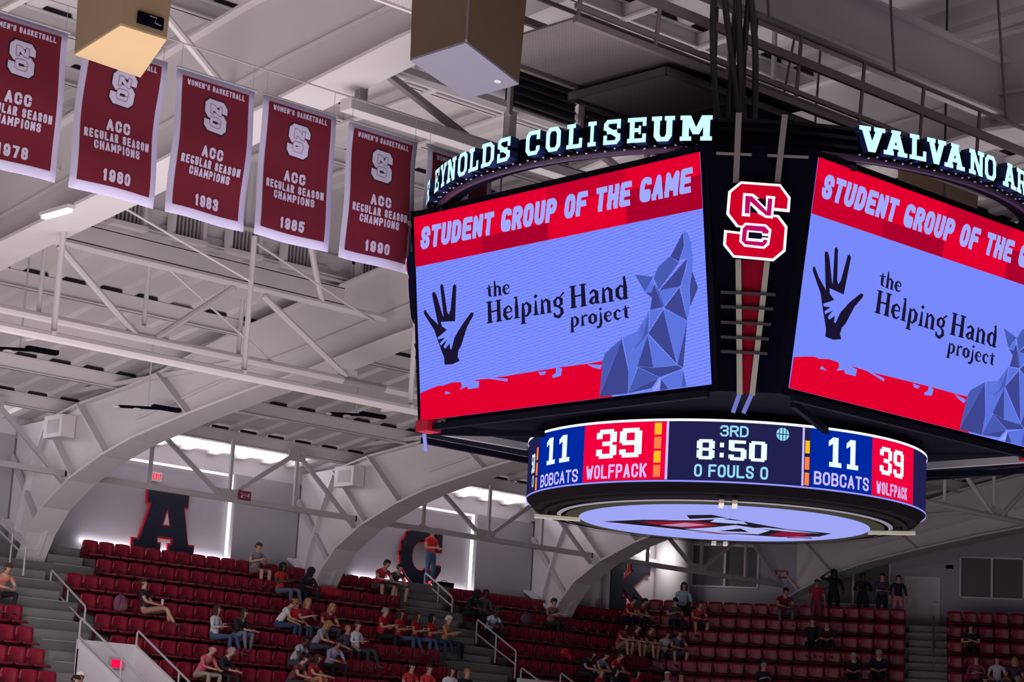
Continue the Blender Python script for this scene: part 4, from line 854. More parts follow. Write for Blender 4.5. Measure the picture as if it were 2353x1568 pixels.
for i, (x, y, l) in enumerate(((12.64, '1978', 'red 1978 championship banner at the left edge'), (14.17, '1980', 'red 1980 championship banner partly behind the left plywood box'), (15.67, '1983', 'red 1983 championship banner third from left'),
                              (17.12, '1985', 'red 1985 championship banner fourth from left'), (18.68, '1990', 'red 1990 championship banner beside the left screen'), (20.18, '1991', 'red championship banner mostly hidden behind the name ring'))): banner(x, y, l, i*1.7)
t = thing('banner_cable', 'thin steel cable from which the red championship banners hang', 'cable', (9, BY, 13.64)); m = MB(); m.tube([(0, 0, 0), (16, 0, 0)], .012, 5); m.build('cable_strand', steel2, t)

# ---------------------------------------------------------------- boxed loudspeakers
def spk(name, label, base, ztop, zbot, mside, mbase, lean, plate):
    c = sum((V((x, y, 0)) for x, y in base), V((0, 0, 0)))/4
    t = thing(name, label, 'speaker box', (c.x, c.y, zbot)); lo = [V((x, y, 0))-c for x, y in base]; hi = [V((p.x*lean, p.y*lean, ztop-zbot)) for p in lo]
    m = MB(); m.add(lo+hi, [(0, 1, 5, 4), (1, 2, 6, 5), (2, 3, 7, 6), (3, 0, 4, 7), (4, 5, 6, 7), (0, 1, 2, 3)]); m.build('cabinet', mside, t)
    m = MB(); m.prism([p*1.003+V((0, 0, -.012)) for p in lo], (0, 0, .03)); m.build('base_panel', mbase, t)
    m = MB()
    for p in lo: m.tube([V((p.x*.8, p.y*.8, ztop-zbot)), V((p.x*.4, p.y*.4, 17.6-zbot))], .02, 6)
    m.build('hanging_chain', steel2, t)
    return t, lo
t, lo = spk('speaker_box', 'tan plywood speaker box hanging in front of the 1980 banner', [(13.15, 21.45), (13.80, 21.44), (14.43, 22.95), (13.39, 22.86)], 14.6, 12.60, plyw, plyw2, 1.12, True)
a, b = lo[0], lo[1]   # near short face carries a black connector plate
m = MB()
def SP(s, z, o=0):
    nrm = V((lo[1]-lo[0]).to_tuple()).cross(V((0, 0, 1))).normalized(); return lo[0]+(lo[1]-lo[0])*s+V((0, 0, z))+nrm*o
def SP2(s, z, o=0):
    a_, b_ = lo[1], lo[2]; nrm = (b_-a_).cross(V((0, 0, 1))).normalized(); k = 1+.12*z/2; return (a_+(b_-a_)*s)*k+V((0, 0, z))+nrm*o
m.prism([SP(.32, .08), SP(.88, .08), SP(.88, .23), SP(.32, .23)], (SP(.5, .2, .03)-SP(.5, .2, 0))); m.build('connector_plate', blackm, t)
m = MB(); m.tube([SP(.55, .2, .05), SP(.68, .19, .07), SP(.66, .13, .06), SP(.8, .12, .05)], .008, 6); m.build('cable_tail', railc, t)
t, lo = spk('speaker_box', 'brown plywood speaker box with grey base left of the cable bundle', [(16.15, 18.62), (17.61, 19.24), (17.61, 20.23), (16.16, 19.65)], 15.4, 12.60, ply3, mat('speaker_base_lilac', (.165, .16, .205), .6), 1.14, False)
m = MB(); m.beam(lo[0]+V((-.03, -.04, 0)), V((lo[0].x*1.14-.03, lo[0].y*1.14-.04, 2.8)), .10, .02, up=(1, -1, 0)); m.build('corner_strip', spine_grey, t)
m = MB(); m.sphere((.45, -.1, -.03), .05, .04, .02); m.build('status_lamp', E_('status_white', 220, 220, 235), t)
t, lo = spk('speaker_box', 'brown plywood speaker box seen through the name ring at right', [(30.6, 22.0), (32.2, 22.6), (32.2, 23.7), (30.6, 23.1)], 15.6, 13.9, ply3, plyw2, 1.1, False)

# ---------------------------------------------------------------- catwalk along the ridge
cw = thing('catwalk', 'dark steel catwalk with handrails above the scoreboard', 'catwalk', (18.3, 19.0, 13.6))
m = MB(); m.tube([(0, 0, 1.05), (40, 0, 1.05)], .035); m.tube([(0, 1.9, 1.05), (40, 1.9, 1.05)], .035); m.build_each('handrail', railc, cw)
m = MB(); m.beam((0, 0, .66), (40, 0, .66), .06, .13); m.beam((0, 1.9, .66), (40, 1.9, .66), .06, .1); m.build_each('mid_rail', railc, cw)
m = MB(); m.beam((0, 0, .18), (40, 0, .18), .05, .07); m.beam((0, 0, 0), (40, 0, 0), .08, .09); m.beam((0, 1.9, 0), (40, 1.9, 0), .08, .12); m.build_each('edge_beam', railc, cw)
for i in range(27):
    m = MB(); m.tube([(.05+i*1.45, 0, 0), (.15+i*1.45, 0, 1.05)], .03, 6); m.build('rail_post', railc, cw)
for i in range(13):
    m = MB(); m.tube([(.9+i*2.9, .02, 1.05), (.9+i*2.9, .3, 4.3)], .022, 6); m.build('catwalk_hanger', railc, cw)
def mesh_mat(nm, col, sc):
    m = bpy.data.materials.new(nm); m.use_nodes = True; nt = m.node_tree; b = nt.nodes['Principled BSDF']
    tc = nt.nodes.new('ShaderNodeTexCoord'); w = nt.nodes.new('ShaderNodeTexBrick'); w.inputs['Scale'].default_value = sc; w.inputs['Mortar Size'].default_value = .04
    w.inputs['Color1'].default_value = (*[c*.55 for c in col], 1); w.inputs['Color2'].default_value = (*[c*.65 for c in col], 1); w.inputs['Mortar'].default_value = (*col, 1)
    nt.links.new(tc.outputs['Object'], w.inputs['Vector']); nt.links.new(w.outputs['Color'], b.inputs['Base Color']); b.inputs['Roughness'].default_value = .7; return m
grate = mesh_mat('expanded_metal', (.17, .145, .15), 9); grate2 = mesh_mat('expanded_metal_pale', (.5, .46, .47), 7)
m = MB(); m.box(0, 4.7, .05, 1.85, 0, .03); m.build('grate_floor', grate, cw)
gp = thing('service_platform', 'dark mesh service platform under the ridge left of the cables', 'platform', (20.2, 20.95, 13.45))
m = MB(); m.box(0, 3.1, -1.8, .05, 0, .03); m.build('grate_floor', grate, gp)
m = MB(); m.beam((0, .05, 0), (3.1, .05, 0), .07, .1); m.beam((0, -1.8, 0), (3.1, -1.8, 0), .07, .1); m.beam((0, -1.8, 0), (0, .05, 0), .07, .1); m.beam((3.1, -1.8, 0), (3.1, .05, 0), .07, .1); m.beam((1.5, -1.8, 0), (1.5, .05, 0), .07, .1); [m.tube([(x, .05, 0), (x, .05, 2.2)], .025, 6) for x in (.1, 3.0)]; m.build_each('platform_frame', mat('platform_steel', (.07, .06, .065), .6), gp)
gp = thing('ceiling_mesh_panel', 'pale wire mesh panel at the top between the big arch and brown speaker box', 'panel', (14.6, 20.9, 14.0))
m = MB(); m.box(0, 3.3, -1.4, .4, 0, .02); m.build('mesh_sheet', grate2, gp)
m = MB(); m.beam((0, .4, 0), (3.4, .4, 0), .06, .06); m.beam((0, -1.4, 0), (3.4, -1.4, 0), .06, .06); m.beam((3.35, -1.4, 0), (3.35, .4, 0), .06, .06); [m.tube([(x, .35, 0), (x, .35, 4)], .02, 6) for x in (.2, 3.2)]; m.build_each('mesh_frame', steel, gp)
# girders and dark louvres hanging behind the name ring
t = thing('round_duct', 'pale round air duct running behind the brown speaker box', 'duct', (23.6, 30.0, 16.95)); m = MB(); m.tube([(0, 0, 0), (26, 0, 0)], .24, 20); m.build('duct_pipe', mat('duct_paint', (.50, .47, .55), .5), t, smooth=True)
m = MB()
for i in range(9): m.tube([(1+i*2.9, 0, 0), (1.08+i*2.9, 0, 0)], .255, 20)
m.build_each('duct_band', steel2, t)
t = thing('steel_truss_beam', 'white flanged beam with web posts between the banners and name ring', 'truss', (20.6, 26.6, 14.55))
m = MB(); m.beam((0, 0, .85), (24, 0, .85), .26, .12); m.build('top_chord', steel, t)
m = MB(); m.beam((0, 0, 0), (24, 0, -.0), .3, .2); m.build('bottom_chord', steel, t)
for i in range(5):
    m = MB(); m.beam((.3+i*4.6, 0, 0), (.3+i*4.6, 0, .85), .14, .16, up=(1, 0, 0)); m.beam((.55+i*4.6, 0, .8), (2.6+i*4.6, 0, .1), .12, .1); m.beam((3.6+i*4.6, 0, 0), (3.6+i*4.6, 0, .85), .14, .16, up=(1, 0, 0)); m.build_each('web_member', steel2, t)
t = thing('louvre_bank', 'dark louvred panels under a white rail above the word coliseum', 'louvre', (22.4, 24.6, 14.6))
m = MB()
for i in range(4):
    m = MB(); m.box(i*1.6, i*1.6+1.4, 0, .05, 0, .75); m.build('louvre_back', mat('louvre_dark', (.03, .028, .035), .6), t)
    m = MB()
    for k in range(5): m.box(i*1.6+.03, i*1.6+1.37, -.06, 0, .05+k*.14, .08+k*.14)
    m.build_each('louvre_blade', mat('louvre_blade', (.07, .065, .08), .5), t)
m = MB(); m.beam((-.3, -.05, .85), (8, -.05, .85), .1, .1); m.build('top_rail', steel, t)
m = MB()
for i in range(5): m.beam((-.1+i*1.6, -.05, -.2), (-.1+i*1.6, -.05, 3.2 if i in (0, 4) else .85), .07, .07, up=(1, 0, 0))
m.build_each('rail_post', steel2, t)
# ---------------------------------------------------------------- tiered stands
def Yk(k): return 52-.8*k
def Zk(k): return 9.11-.56*k
def miter(k): return 54.65-.55*k     # where the straight rows meet the corner rows
m = MB(); voms = [(29.5, 31.05), (44.65, 46.2)]
for k in range(0, 10):
    a, b = Yk(k)+.12-.8, Yk(k)+.12; segs_ = [(10, miter(k)+1.2)]
    if k >= 6:
        segs_ = [(10, 29.38), (31.15, 44.52), (46.3, miter(k)+1.2)]
    for x0, x1 in segs_: m.box(x0, x1, a, b+.02, Zk(k)-1.2, Zk(k))
m.box(10, 58, 52.12, 53.25, 8, 9.67)
m.box(43.3, 50.4, 52.35, 53.3, 9.5, 10.0)
m.build('floor_stand_tiers', conc, kind='structure')
m = MB()
for j in range(-4, 11):
    zz = 9.67-.56*max(j, 0) if j >= 0 else 10.0
    s0 = -.35-.0*j
    w2box(m, s0, 24, .8*j-.12, .8*j+.8-.1, zz-1.3, zz)
m.build('floor_corner_tiers', conc, kind='structure')
def steps(name, label, x0, x1, ks):
    t = thing('aisle_stairs', label, 'stairs', (x0, Yk(ks[0]), Zk(ks[-1])))
    for k in ks:
        for (ya, yb, zz) in ((Yk(k)-.28, Yk(k)+.125, Zk(k)+.28),):
            mb = MB(); mb.box(0, x1-x0, ya-t.location.y, yb-t.location.y, Zk(k)-t.location.z, zz-t.location.z); mb.build('stair_tread', conc2, t)
        mb = MB(); mb.box(0, x1-x0, Yk(k)-.68-t.location.y, Yk(k)-.58-t.location.y, Zk(k)-t.location.z, Zk(k)+.012-t.location.z); mb.build('stair_nosing', mat('nosing', (.34, .34, .33), .8), t)
steps('a', 'lower flight of grey concrete stairs at the left beside the stair opening', 28.6, 29.35, range(6, 10)); steps('a', 'grey concrete aisle stairs at the left between arch foot and stair opening', 28.9, 30.5, range(1, 6)); steps('b', 'lower flight of grey concrete stairs left of the middle stair opening', 43.3, 44.5, range(6, 10)); steps('b', 'grey concrete aisle stairs from the ledge down beside the middle handrails', 43.4, 45.3, range(0, 6))
steps('c', 'short grey concrete stairs beside the top seats left of letter A', 31.0, 32.1, range(0, 2))
t = thing('aisle_stairs', 'shadowed grey aisle stairs in the right-hand corner stand', 'stairs', w2(8.8, 0, 6))
for j in range(0, 8):
    zz = 9.67-.56*j
    for (o0, o1, z_) in ((.8*j-.12, .8*j+.28, zz+.28), (.8*j+.28, .8*j+.72, zz+.01)):
        mb = MB(); vs = [w2(s, o, z)-t.location for s in (8.8, 10.05) for o in (o0, o1) for z in (zz-.1, z_)]
        mb.add(vs, [(0, 1, 3, 2), (4, 6, 7, 5), (0, 4, 5, 1), (2, 3, 7, 6), (0, 2, 6, 4), (1, 5, 7, 3)]); mb.build('stair_tread', conc2, t)
# vomitory walls
for i, (x0, x1) in enumerate(voms):
    m = MB(); m.box(x0-.1, x1+.1, 47.18, 47.3, 3, 6.9+.12*i)
    m.prism([(x1, 47.25, 3), (x1, 47.25, 6.9), (x1, 43.0, 4.8), (x1, 43.0, 3)], (.1, 0, 0)); m.prism([(x0-.1, 47.25, 3), (x0-.1, 47.25, 6.9), (x0-.1, 43.0, 4.8), (x0-.1, 43.0, 3)], (.1, 0, 0))
    m.build('wall_stair_opening', white, kind='structure')
t = thing('exit_sign', 'glowing red exit sign on the white stairwell wall at the bottom left', 'exit sign', (30.3, 47.1, 6.28))
m = MB(); m.box(0, .42, -.0, .08, -.02, .26); m.build('housing', steel2, t); m = MB(); m.box(.04, .38, -.02, .0, .0, .2); m.build('lit_face', E_('exit_glow', 255, 10, 70, 1.4), t)
# handrails
def rail(label, X, pts, low=.34, posts=(0, 1), r=.03):
    t = thing('handrail', label, 'handrail', (X, pts[-1][0], pts[-1][1])); L = lambda y, z: (0, y-pts[-1][0], z-pts[-1][1])
    (y0, z0_), (y1, z1_) = pts[0], pts[1]
    m = MB(); m.tube([L(y0, z0_-.75), L(y0, z0_-.06), L(y0-.04, z0_), L(y1+.04, z1_), L(y1, z1_-.07), L(y1, z1_-.85)], r, 8); m.build('top_bar', railm, t)
    m = MB(); m.tube([L(y0, z0_-low), L(y1, z1_-low)], r*.9, 8); m.build('lower_bar', railm, t)
    for f in (.5,):
        y, z = y0+(y1-y0)*f, z0_+(z1_-z0_)*f; m = MB(); m.tube([L(y, z), L(y, z-.85)], r*.9, 8); m.build('post', railm, t)
rail('grey handrail on the left aisle stairs below the arch foot', 30.6, [(50.8, 8.86), (48.95, 7.88)], low=.42)
rail('grey handrail at the far left edge beside the fin wall', 29.5, [(51.84, 10.2), (50.36, 9.44)])
rail('grey handrail just below the standing man in red', 45.4, [(52.75, 10.40), (51.35, 9.6)], low=.3)
rail('grey handrail lower down the middle aisle', 45.45, [(50.2, 8.86), (48.36, 7.91)], low=.42)
rail('white handrail sloping along the left side of the lower left stair opening', 29.4, [(47.2, 7.42), (43.2, 5.42)], low=.45, r=.028)
rail('white handrail sloping along the right side of the lower left stair opening', 31.1, [(47.2, 7.25), (43.2, 5.2)], low=.5, r=.028)
rail('white handrail of the middle stair opening, left one at the bottom edge', 44.6, [(47.2, 7.32), (43.2, 5.4)], low=.45, r=.028)
rail('white handrail of the middle stair opening, right one at the bottom edge', 46.25, [(47.2, 7.28), (43.2, 5.3)], low=.45, r=.028)
t = thing('handrail', 'dim grey handrail on the right-hand corner stairs', 'handrail', w2(9.6, 0, 9.0))
for (a, b) in (((0, 10.3), (2.4, 8.75)),):
    m = MB(); A = w2(9.6, a[0], a[1])-t.location; B = w2(9.6, b[0], b[1])-t.location; m.tube([A-V((0, 0, .9)), A, B, B-V((0, 0, .85))], .03); m.build('top_bar', spine_grey, t)
    m = MB(); m.tube([(A+B)/2, (A+B)/2-V((0, 0, .85))], .03); m.build('post', spine_grey, t)

# ---------------------------------------------------------------- seats
def seat_parts():
    m = MB(); w = .252
    # curved back shell: front and rear skins with rounded top
    nx, nz = 6, 5; fr = []; bk = []
    for j in range(nz+1):
        for i in range(nx+1):
            u = -1+2*i/nx; v = j/nz; wd = w*(1-.10*max(0, v-.75)*4*abs(u))
            x = u*wd; y = .02-.045*(1-u*u)*-1-.03*v; z = .38+.46*v-(.025*u*u if j == nz else 0)
            fr.append((x, y-.035+.10*(1-v)*.0, z)); bk.append((x, y, z))
    n = len(fr); W_ = nx+1; fs = []
    for j in range(nz):
        for i in range(nx):
            a = j*W_+i; fs += [(a, a+1, a+W_+1, a+W_), (n+a, n+a+W_, n+a+W_+1, n+a+1)]
    for j in range(nz): fs += [(j*W_, (j+1)*W_, n+(j+1)*W_, n+j*W_), (j*W_+nx, n+j*W_+nx, n+(j+1)*W_+nx, (j+1)*W_+nx)]
    for i in range(nx): fs += [(nz*W_+i, nz*W_+i+1, n+nz*W_+i+1, n+nz*W_+i), (i, n+i, n+i+1, i+1)]
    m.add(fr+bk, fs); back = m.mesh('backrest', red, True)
    m = MB(); vs = []
    for j in range(5):
        for i in range(7):
            u = -1+2*i/6; v = j/4; vs.append((u*.225, -.02-.40*v, .43+.03*v-.035*(1-u*u)*(1-v*.6)-.05*(v > .9)))
    k = len(vs); vs += [(x, y, z-.035) for x, y, z in vs]; fs = []
    for j in range(4):
        for i in range(6):
            a = j*7+i; fs += [(a, a+1, a+8, a+7), (k+a, k+a+7, k+a+8, k+a+1)]
    for i in range(6): fs += [(28+i, 29+i, k+29+i, k+28+i), (i, k+i, k+i+1, i+1)]
    for j in range(4): fs += [(j*7, j*7+7, k+j*7+7, k+j*7), (j*7+6, k+j*7+6, k+j*7+13, j*7+13)]
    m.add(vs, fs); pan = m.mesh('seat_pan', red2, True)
    m = MB(); m.box(-.26, -.238, -.30, .02, .40, .60); m.box(-.26, -.235, -.02, .06, 0, .5); m.box(-.255, .255, .0, .04, .33, .38)
    br = m.mesh('bracket', mat('seat_bracket', (.09, .006, .014), .6))
    return back, pan, br
BACK, PAN, BRK = seat_parts()
seats = []
PH = -math.atan2(.803, .596)
def rowname(k): return ['top', 'second', 'third', 'fourth', 'fifth', 'sixth', 'seventh', 'eighth', 'ninth', 'tenth'][k]
for k in range(0, 9):
    def fill(x0, x1, blk):
        n = int((x1-x0)/.52)
        for i in range(n):
            x = x0+.26+i*.52
            if k == 0 and any(-.75 < x-a < .75 for a in (30.5, 40.5, 50.5)): continue
            seats.append(((x, Yk(k), Zk(k)), 0, blk, k, i))
    if k >= 3: fill(24.6+(k-3)*-.1, 28.75 if k < 6 else 28.5, 'left block beside the aisle')
    fill({0: 32.2, 1: 32.2}.get(k, 30.8) if k < 6 else 31.3, 43.2, 'middle block below letters A and C')
    fill(45.8 if k < 6 else 46.5, miter(k)-.1, 'block below letter K')
for j in range(0, 7):
    n = int((8.7-(-.2 if j < 2 else -.35))/.52)
    for i in range(n): seats.append((tuple(w2(0.0+i*.52+.1, .8*j, 9.67-.56*j)), PH, 'right corner stand', j, i))
    for i in range(8): seats.append((tuple(w2(10.3+i*.52, .8*j, 9.67-.56*j)), PH, 'far right block beyond the corner stairs', j, i))
inframe = []
for s in seats:
    d = V(s[0])+V((0, 0, .6))-V((0, 0, 4)); zz = d.dot(f_); px = 1176.5+F*d.dot(cr)/zz; py = 784-F*d.dot(cu)/zz
    if -30 < px < 2385 and py < 1625: inframe.append((zz, s))
inframe.sort(key=lambda a: a[0])
src = None
ORD = ['first', 'second', 'third', 'fourth', 'fifth', 'sixth', 'seventh', 'eighth', 'ninth', 'tenth', 'eleventh', 'twelfth', 'thirteenth', 'fourteenth', 'fifteenth', 'sixteenth', 'seventeenth', 'eighteenth', 'nineteenth', 'twentieth', 'twenty-first', 'twenty-second', 'twenty-third', 'twenty-fourth', 'twenty-fifth']
SB = {'left block beside the aisle': 'left block', 'middle block below letters A and C': 'block below letters A and C', 'block below letter K': 'block below letter K', 'right corner stand': 'corner stand', 'far right block beyond the corner stairs': 'far right block'}
for n_, (zz, (loc, rz, blk, k, si)) in enumerate(inframe[:300]):
    t = thing('stadium_seat', '%s red seat from the left in the %s row, %s' % (ORD[min(si, 24)], rowname(k), SB[blk]), 'seat', loc, rz, 'red seats in the %s row of the %s' % (rowname(k), blk))
    link('backrest', BACK, t); link('seat_pan', PAN, t); link('bracket', BRK, t)
far = inframe[300:]
if far:
    m = MB()
    for zz, (loc, rz, blk, k, si) in far:
        R_ = Matrix.Rotation(rz, 3, 'Z'); L = V(loc)
        for mi, me in enumerate((BACK, PAN, BRK)): m.add([L+R_ @ v.co for v in me.vertices], [tuple(p.vertices) for p in me.polygons], mi)
    o = m.build('stadium_seats', [red, red2, MATS['seat_bracket']], kind='stuff', fix=False, smooth=True)
    tag(o, 'remaining red stadium seats of the far right-hand corner stands', 'seats')

# ---------------------------------------------------------------- people
def body_mesh(name, pose):
    J = {'pel': (0, 0, .53, .125, .12), 'wai': (0, .03, .70, .125, .10), 'che': (0, .03, .90, .15, .10), 'upc': (0, .02, 1.0, .13, .09), 'nec': (0, .0, 1.09, .052, .052), 'jaw': (0, -.03, 1.16, .062, .068), 'hed': (0, -.02, 1.245, .078, .092), 'crn': (0, -.005, 1.31, .05, .06)}
    lean = pose.get('lean', 0); stand = pose.get('stand', False)
    if stand:
        for k_ in J: x, y, z, a, b = J[k_]; J[k_] = (x, y, z+.42, a, b)
    def fwd(p):
        if not lean: return p
        zb = .53+(.42 if stand else 0); x, y, z = p[:3]; c_, s_ = math.cos(lean), math.sin(lean); dz = z-zb; return (x, y*c_-dz*s_, zb+dz*c_-y*s_*.0)+tuple(p[3:])
    hips = .98 if stand else .53
    for k_ in list(J):
        if k_ != 'pel': J[k_] = fwd(J[k_])
    sh = fwd((.175, .02, 1.0+(.42 if stand else 0))); top = J['upc']
    verts = []; edges = []; rad = []; tagv = []
    def add(p, rx, ry=None, par=None, tg='top'):
        verts.append(tuple(p[:3])); rad.append((rx, ry or rx)); tagv.append(tg)
        if par is not None: edges.append((par, len(verts)-1))
        return len(verts)-1
    pe = add(J['pel'], .13, .115, None, 'bot'); wa = add(J['wai'], .125, .10, pe); ch = add(J['che'], .15, .10, wa); uc = add(J['upc'], .12, .085, ch)
    ne = add(J['nec'], .052, .052, uc, 'skin'); ja = add(J['jaw'], .062, .07, ne, 'skin'); he = add(J['hed'], .078, .092, ja, 'skin'); cn = add(J['crn'], .055, .065, he, 'skin')
    hands = []
    for s in (-1, 1):
        A = pose['arms'][0 if s < 0 else 1]
        s0 = add((sh[0]*s, sh[1], sh[2]-.01), .062, .062, uc)
        e = A[0]; w_ = A[1]
        md = add([(sh[0]*s+e[0]*s)/2, (sh[1]+e[1])/2, (sh[2]+e[2])/2], .052, .052, s0)
        el = add((e[0]*s, e[1], e[2]), .041, .041, md, 'fore'); fm = add([(e[0]+w_[0])*s/2, (e[1]+w_[1])/2, (e[2]+w_[2])/2], .038, .036, el, 'fore'); wr = add((w_[0]*s, w_[1], w_[2]), .026, .024, fm, 'skin')
        d = (V((w_[0]*s, w_[1], w_[2]))-V((e[0]*s, e[1], e[2]))).normalized(); pm = V(verts[wr])+d*.07; add(pm, .036, .02, wr, 'skin'); hands.append((pm, d, s))
        Lg = pose['legs'][0 if s < 0 else 1]
        hp = add((.09*s, (J['pel'][1]), hips-.03), .10, .095, pe, 'bot')
        kn, an = Lg
        th = add([(.09*s+kn[0]*s)/2, (J['pel'][1]+kn[1])/2, (hips+kn[2])/2], .082, .08, hp, 'bot'); k1 = add((kn[0]*s, kn[1], kn[2]), .058, .058, th, 'bot')
        cf = add([(kn[0]*.6+an[0]*.4)*s, kn[1]*.6+an[1]*.4+.02, kn[2]*.6+an[2]*.4], .055, .055, k1, 'leg'); a1 = add((an[0]*s, an[1], an[2]+.02), .036, .036, cf, 'leg')
        he_ = add((an[0]*s, an[1]-.03, an[2]-.03), .042, .042, a1, 'shoe'); add((an[0]*s*1.1, an[1]-.17, an[2]-.05), .038, .028, he_, 'shoe')
    me = bpy.data.meshes.new(name); me.from_pydata(verts, edges, []); o = bpy.data.objects.new(name, me); COL.objects.link(o)
    sk = o.modifiers.new('s', 'SKIN'); sk.use_smooth_shade = True; o.modifiers.new('u', 'SUBSURF').levels = 1
    for i, r in enumerate(rad): me.skin_vertices[0].data[i].radius = r
    me.skin_vertices[0].data[0].use_root = True
    dg = bpy.context.evaluated_depsgraph_get(); R = bpy.data.meshes.new_from_object(o.evaluated_get(dg)); bpy.data.objects.remove(o)
    slot = {'skin': 0, 'top': 1, 'bot': 2, 'shoe': 3, 'fore': 4, 'leg': 5, 'face': 6}
    vs = [tuple(v.co) for v in R.vertices]; fs = [tuple(p.vertices) for p in R.polygons]; ms = []
    EV = [(V(verts[a]), V(verts[b]), tagv[b]) for a, b in edges]
    for p in R.polygons:
        c = p.center; best = 9; tg = 'top'
        for a, b, g in EV:
            ab = b-a; q = max(0, min(1, (c-a).dot(ab)/max(ab.length_squared, 1e-9))); dd_ = (c-(a+ab*q)).length
            if dd_ < best: best = dd_; tg = g
        ms.append(slot[tg])
    mb = MB(); mb.v = vs; mb.f = fs; mb.m = ms
    for pm, d, s in hands:      # four fingers and a thumb, curled a little
        a = d.cross(V((0, 0, 1))); a = a.normalized() if a.length > .1 else V((1, 0, 0)); dn = d.cross(a).normalized()
        if dn.z > 0: dn = -dn
        for q, ln in ((-1.5, .055), (-.5, .07), (.5, .066), (1.5, .05)):
            b0 = pm+a*q*.017; mb.tube([b0, b0+d*(.02+ln*.45), b0+d*(.02+ln*.8)+dn*ln*.45], .0095, 5, 0, r2=.006)
        b0 = pm-d*.03+a*.028*-s; mb.tube([b0, b0+a*.028*-s+d*.03, b0+a*.03*-s+d*.06+dn*.01], .011, 5, 0, r2=.007)
    hc = V(J['hed'][:3]); rot = Matrix.Rotation(lean*.6, 3, 'X')
    tl = pose.get('tilt', 0)+lean*.5; rot = Matrix.Rotation(tl, 3, 'X')
    def H(x, y, z): return hc+rot @ V((x, y, z))
    mb.add([H(-.016, -.078, -.03), H(.016, -.078, -.03), H(0, -.108, -.028), H(0, -.082, .022)], [(0, 1, 2), (0, 2, 3), (1, 3, 2)], 0)      # nose
    for s in (-1, 1):
        mb.sphere(H(.03*s, -.079, .012), .010, .006, .006, 6, 4, 6); mb.sphere(H(.082*s, .0, -.005), .01, .02, .03, 6, 4, 0)
        mb.box(*[0]*6) if False else None
    mb.sphere(H(0, -.078, -.055), .022, .007, .006, 6, 4, 6)
    me2 = mb.mesh(name, [blackm]*7, True)
    return me2, hc, rot
SITA = ((.24, -.06, .72), (.16, -.34, .62))
SITL = ((.13, -.46, .53), (.12, -.46, .10))
POSES = {
 'sit': dict(arms=(SITA, SITA), legs=(SITL, SITL), lean=.08),
 'lean': dict(arms=(((.24, -.30, .72), (.10, -.50, .66)),)*2, legs=(((.2, -.46, .53), (.16, -.44, .10)),)*2, lean=.5, tilt=.1),
 'cross': dict(arms=(((.25, -.02, .76), (-.02, -.22, .80)), ((.25, -.02, .76), (-.02, -.20, .84))), legs=(SITL, ((.1, -.5, .55), (.1, -.62, .14))), lean=-.02),
 'phone': dict(arms=(((.25, -.12, .76), (.06, -.34, .84)),)*2, legs=(SITL, SITL), lean=.1, tilt=.35),
 'slouch': dict(arms=(((.25, -.05, .74), (.05, -.30, .68)),)*2, legs=(((.14, -.52, .60), (.12, -.72, .22)), ((.16, -.50, .56), (.14, -.55, .12))), lean=-.18),
 'huddle': dict(arms=(((.26, -.26, .78), (.12, -.5, .74)),)*2, legs=(((.16, -.40, .72), (.12, -.42, .24)), ((.14, -.42, .70), (.14, -.36, .22))), lean=.3),
 'stand': dict(stand=True, arms=(((.25, .04, 1.14), (.25, -.06, .90)),)*2, legs=(((.11, -.01, .52), (.12, .02, .09)), ((.12, .0, .52), (.14, .03, .09)))),
 'film': dict(stand=True, arms=(((.26, -.12, 1.22), (.08, -.30, 1.42)),)*2, legs=(((.11, .0, .52), (.12, .02, .09)), ((.13, -.02, .52), (.16, .0, .09)))),
 'hold': dict(stand=True, arms=(((.27, -.02, 1.14), (.10, -.26, 1.14)),)*2, legs=(((.1, .0, .52), (.1, .02, .09)), ((.12, -.02, .52), (.13, .0, .09)))),
 'raise': dict(stand=True, arms=(((.40, -.06, 1.44), (.20, -.12, 1.62)), ((.27, .0, 1.16), (.24, -.18, 1.0))), legs=(((.11, .0, .52), (.12, .02, .09)), ((.13, -.02, .52), (.14, .0, .09)))),
}
BM = {k: body_mesh('body_'+k, v) for k, v in POSES.items()}
def hair_mesh(kind):
    m = MB()
    m.sphere((0, .012, .012), .088, .102, .098, 12, 6, 0, z0=.12)
    m.sphere((0, .035, -.02), .085, .085, .085, 12, 6, 0, z0=-.5)
    if kind == 'long':
        m.sphere((0, .05, -.08), .092, .062, .15, 10, 6); 
        for s in (-1, 1): m.sphere((.075*s, .0, -.07), .028, .05, .13, 8, 5)
    if kind == 'cap':
        m = MB(); m.sphere((0, .0, .03), .092, .108, .09, 12, 5, 0, z0=.05); m.prism([(-.07, -.09, .045), (.07, -.09, .045), (.05, -.175, .03), (-.05, -.175, .03)], (0, 0, .012))
    if kind == 'hood':
        m.sphere((0, .03, -.01), .108, .11, .13, 12, 7, 0, z0=-.8); m.sphere((0, .05, -.14), .12, .08, .06, 10, 5)
    if kind == 'bald': 
        m = MB(); m.sphere((0, .03, -.02), .084, .088, .07, 12, 6, 0, z0=-.5)
    return m.mesh('hair', blackm, True)
HM = {k: hair_mesh(k) for k in ('short', 'long', 'cap', 'hood', 'bald')}
def fab(c): return mat('cloth_%d_%d_%d' % c, srgb(*c), .85)
SK = [mat('skin_light', (.46, .25, .18), .6), mat('skin_mid', (.30, .15, .095), .6), mat('skin_dark', (.075, .035, .025), .55)]
HC = dict(bk=(14, 11, 14), br=(58, 36, 26), bl=(150, 112, 70), gr=(140, 130, 128), wh=(205, 198, 195), rd=(150, 20, 30), nv=(18, 20, 40))
facem = mat('face_dark', (.035, .015, .012), .6)
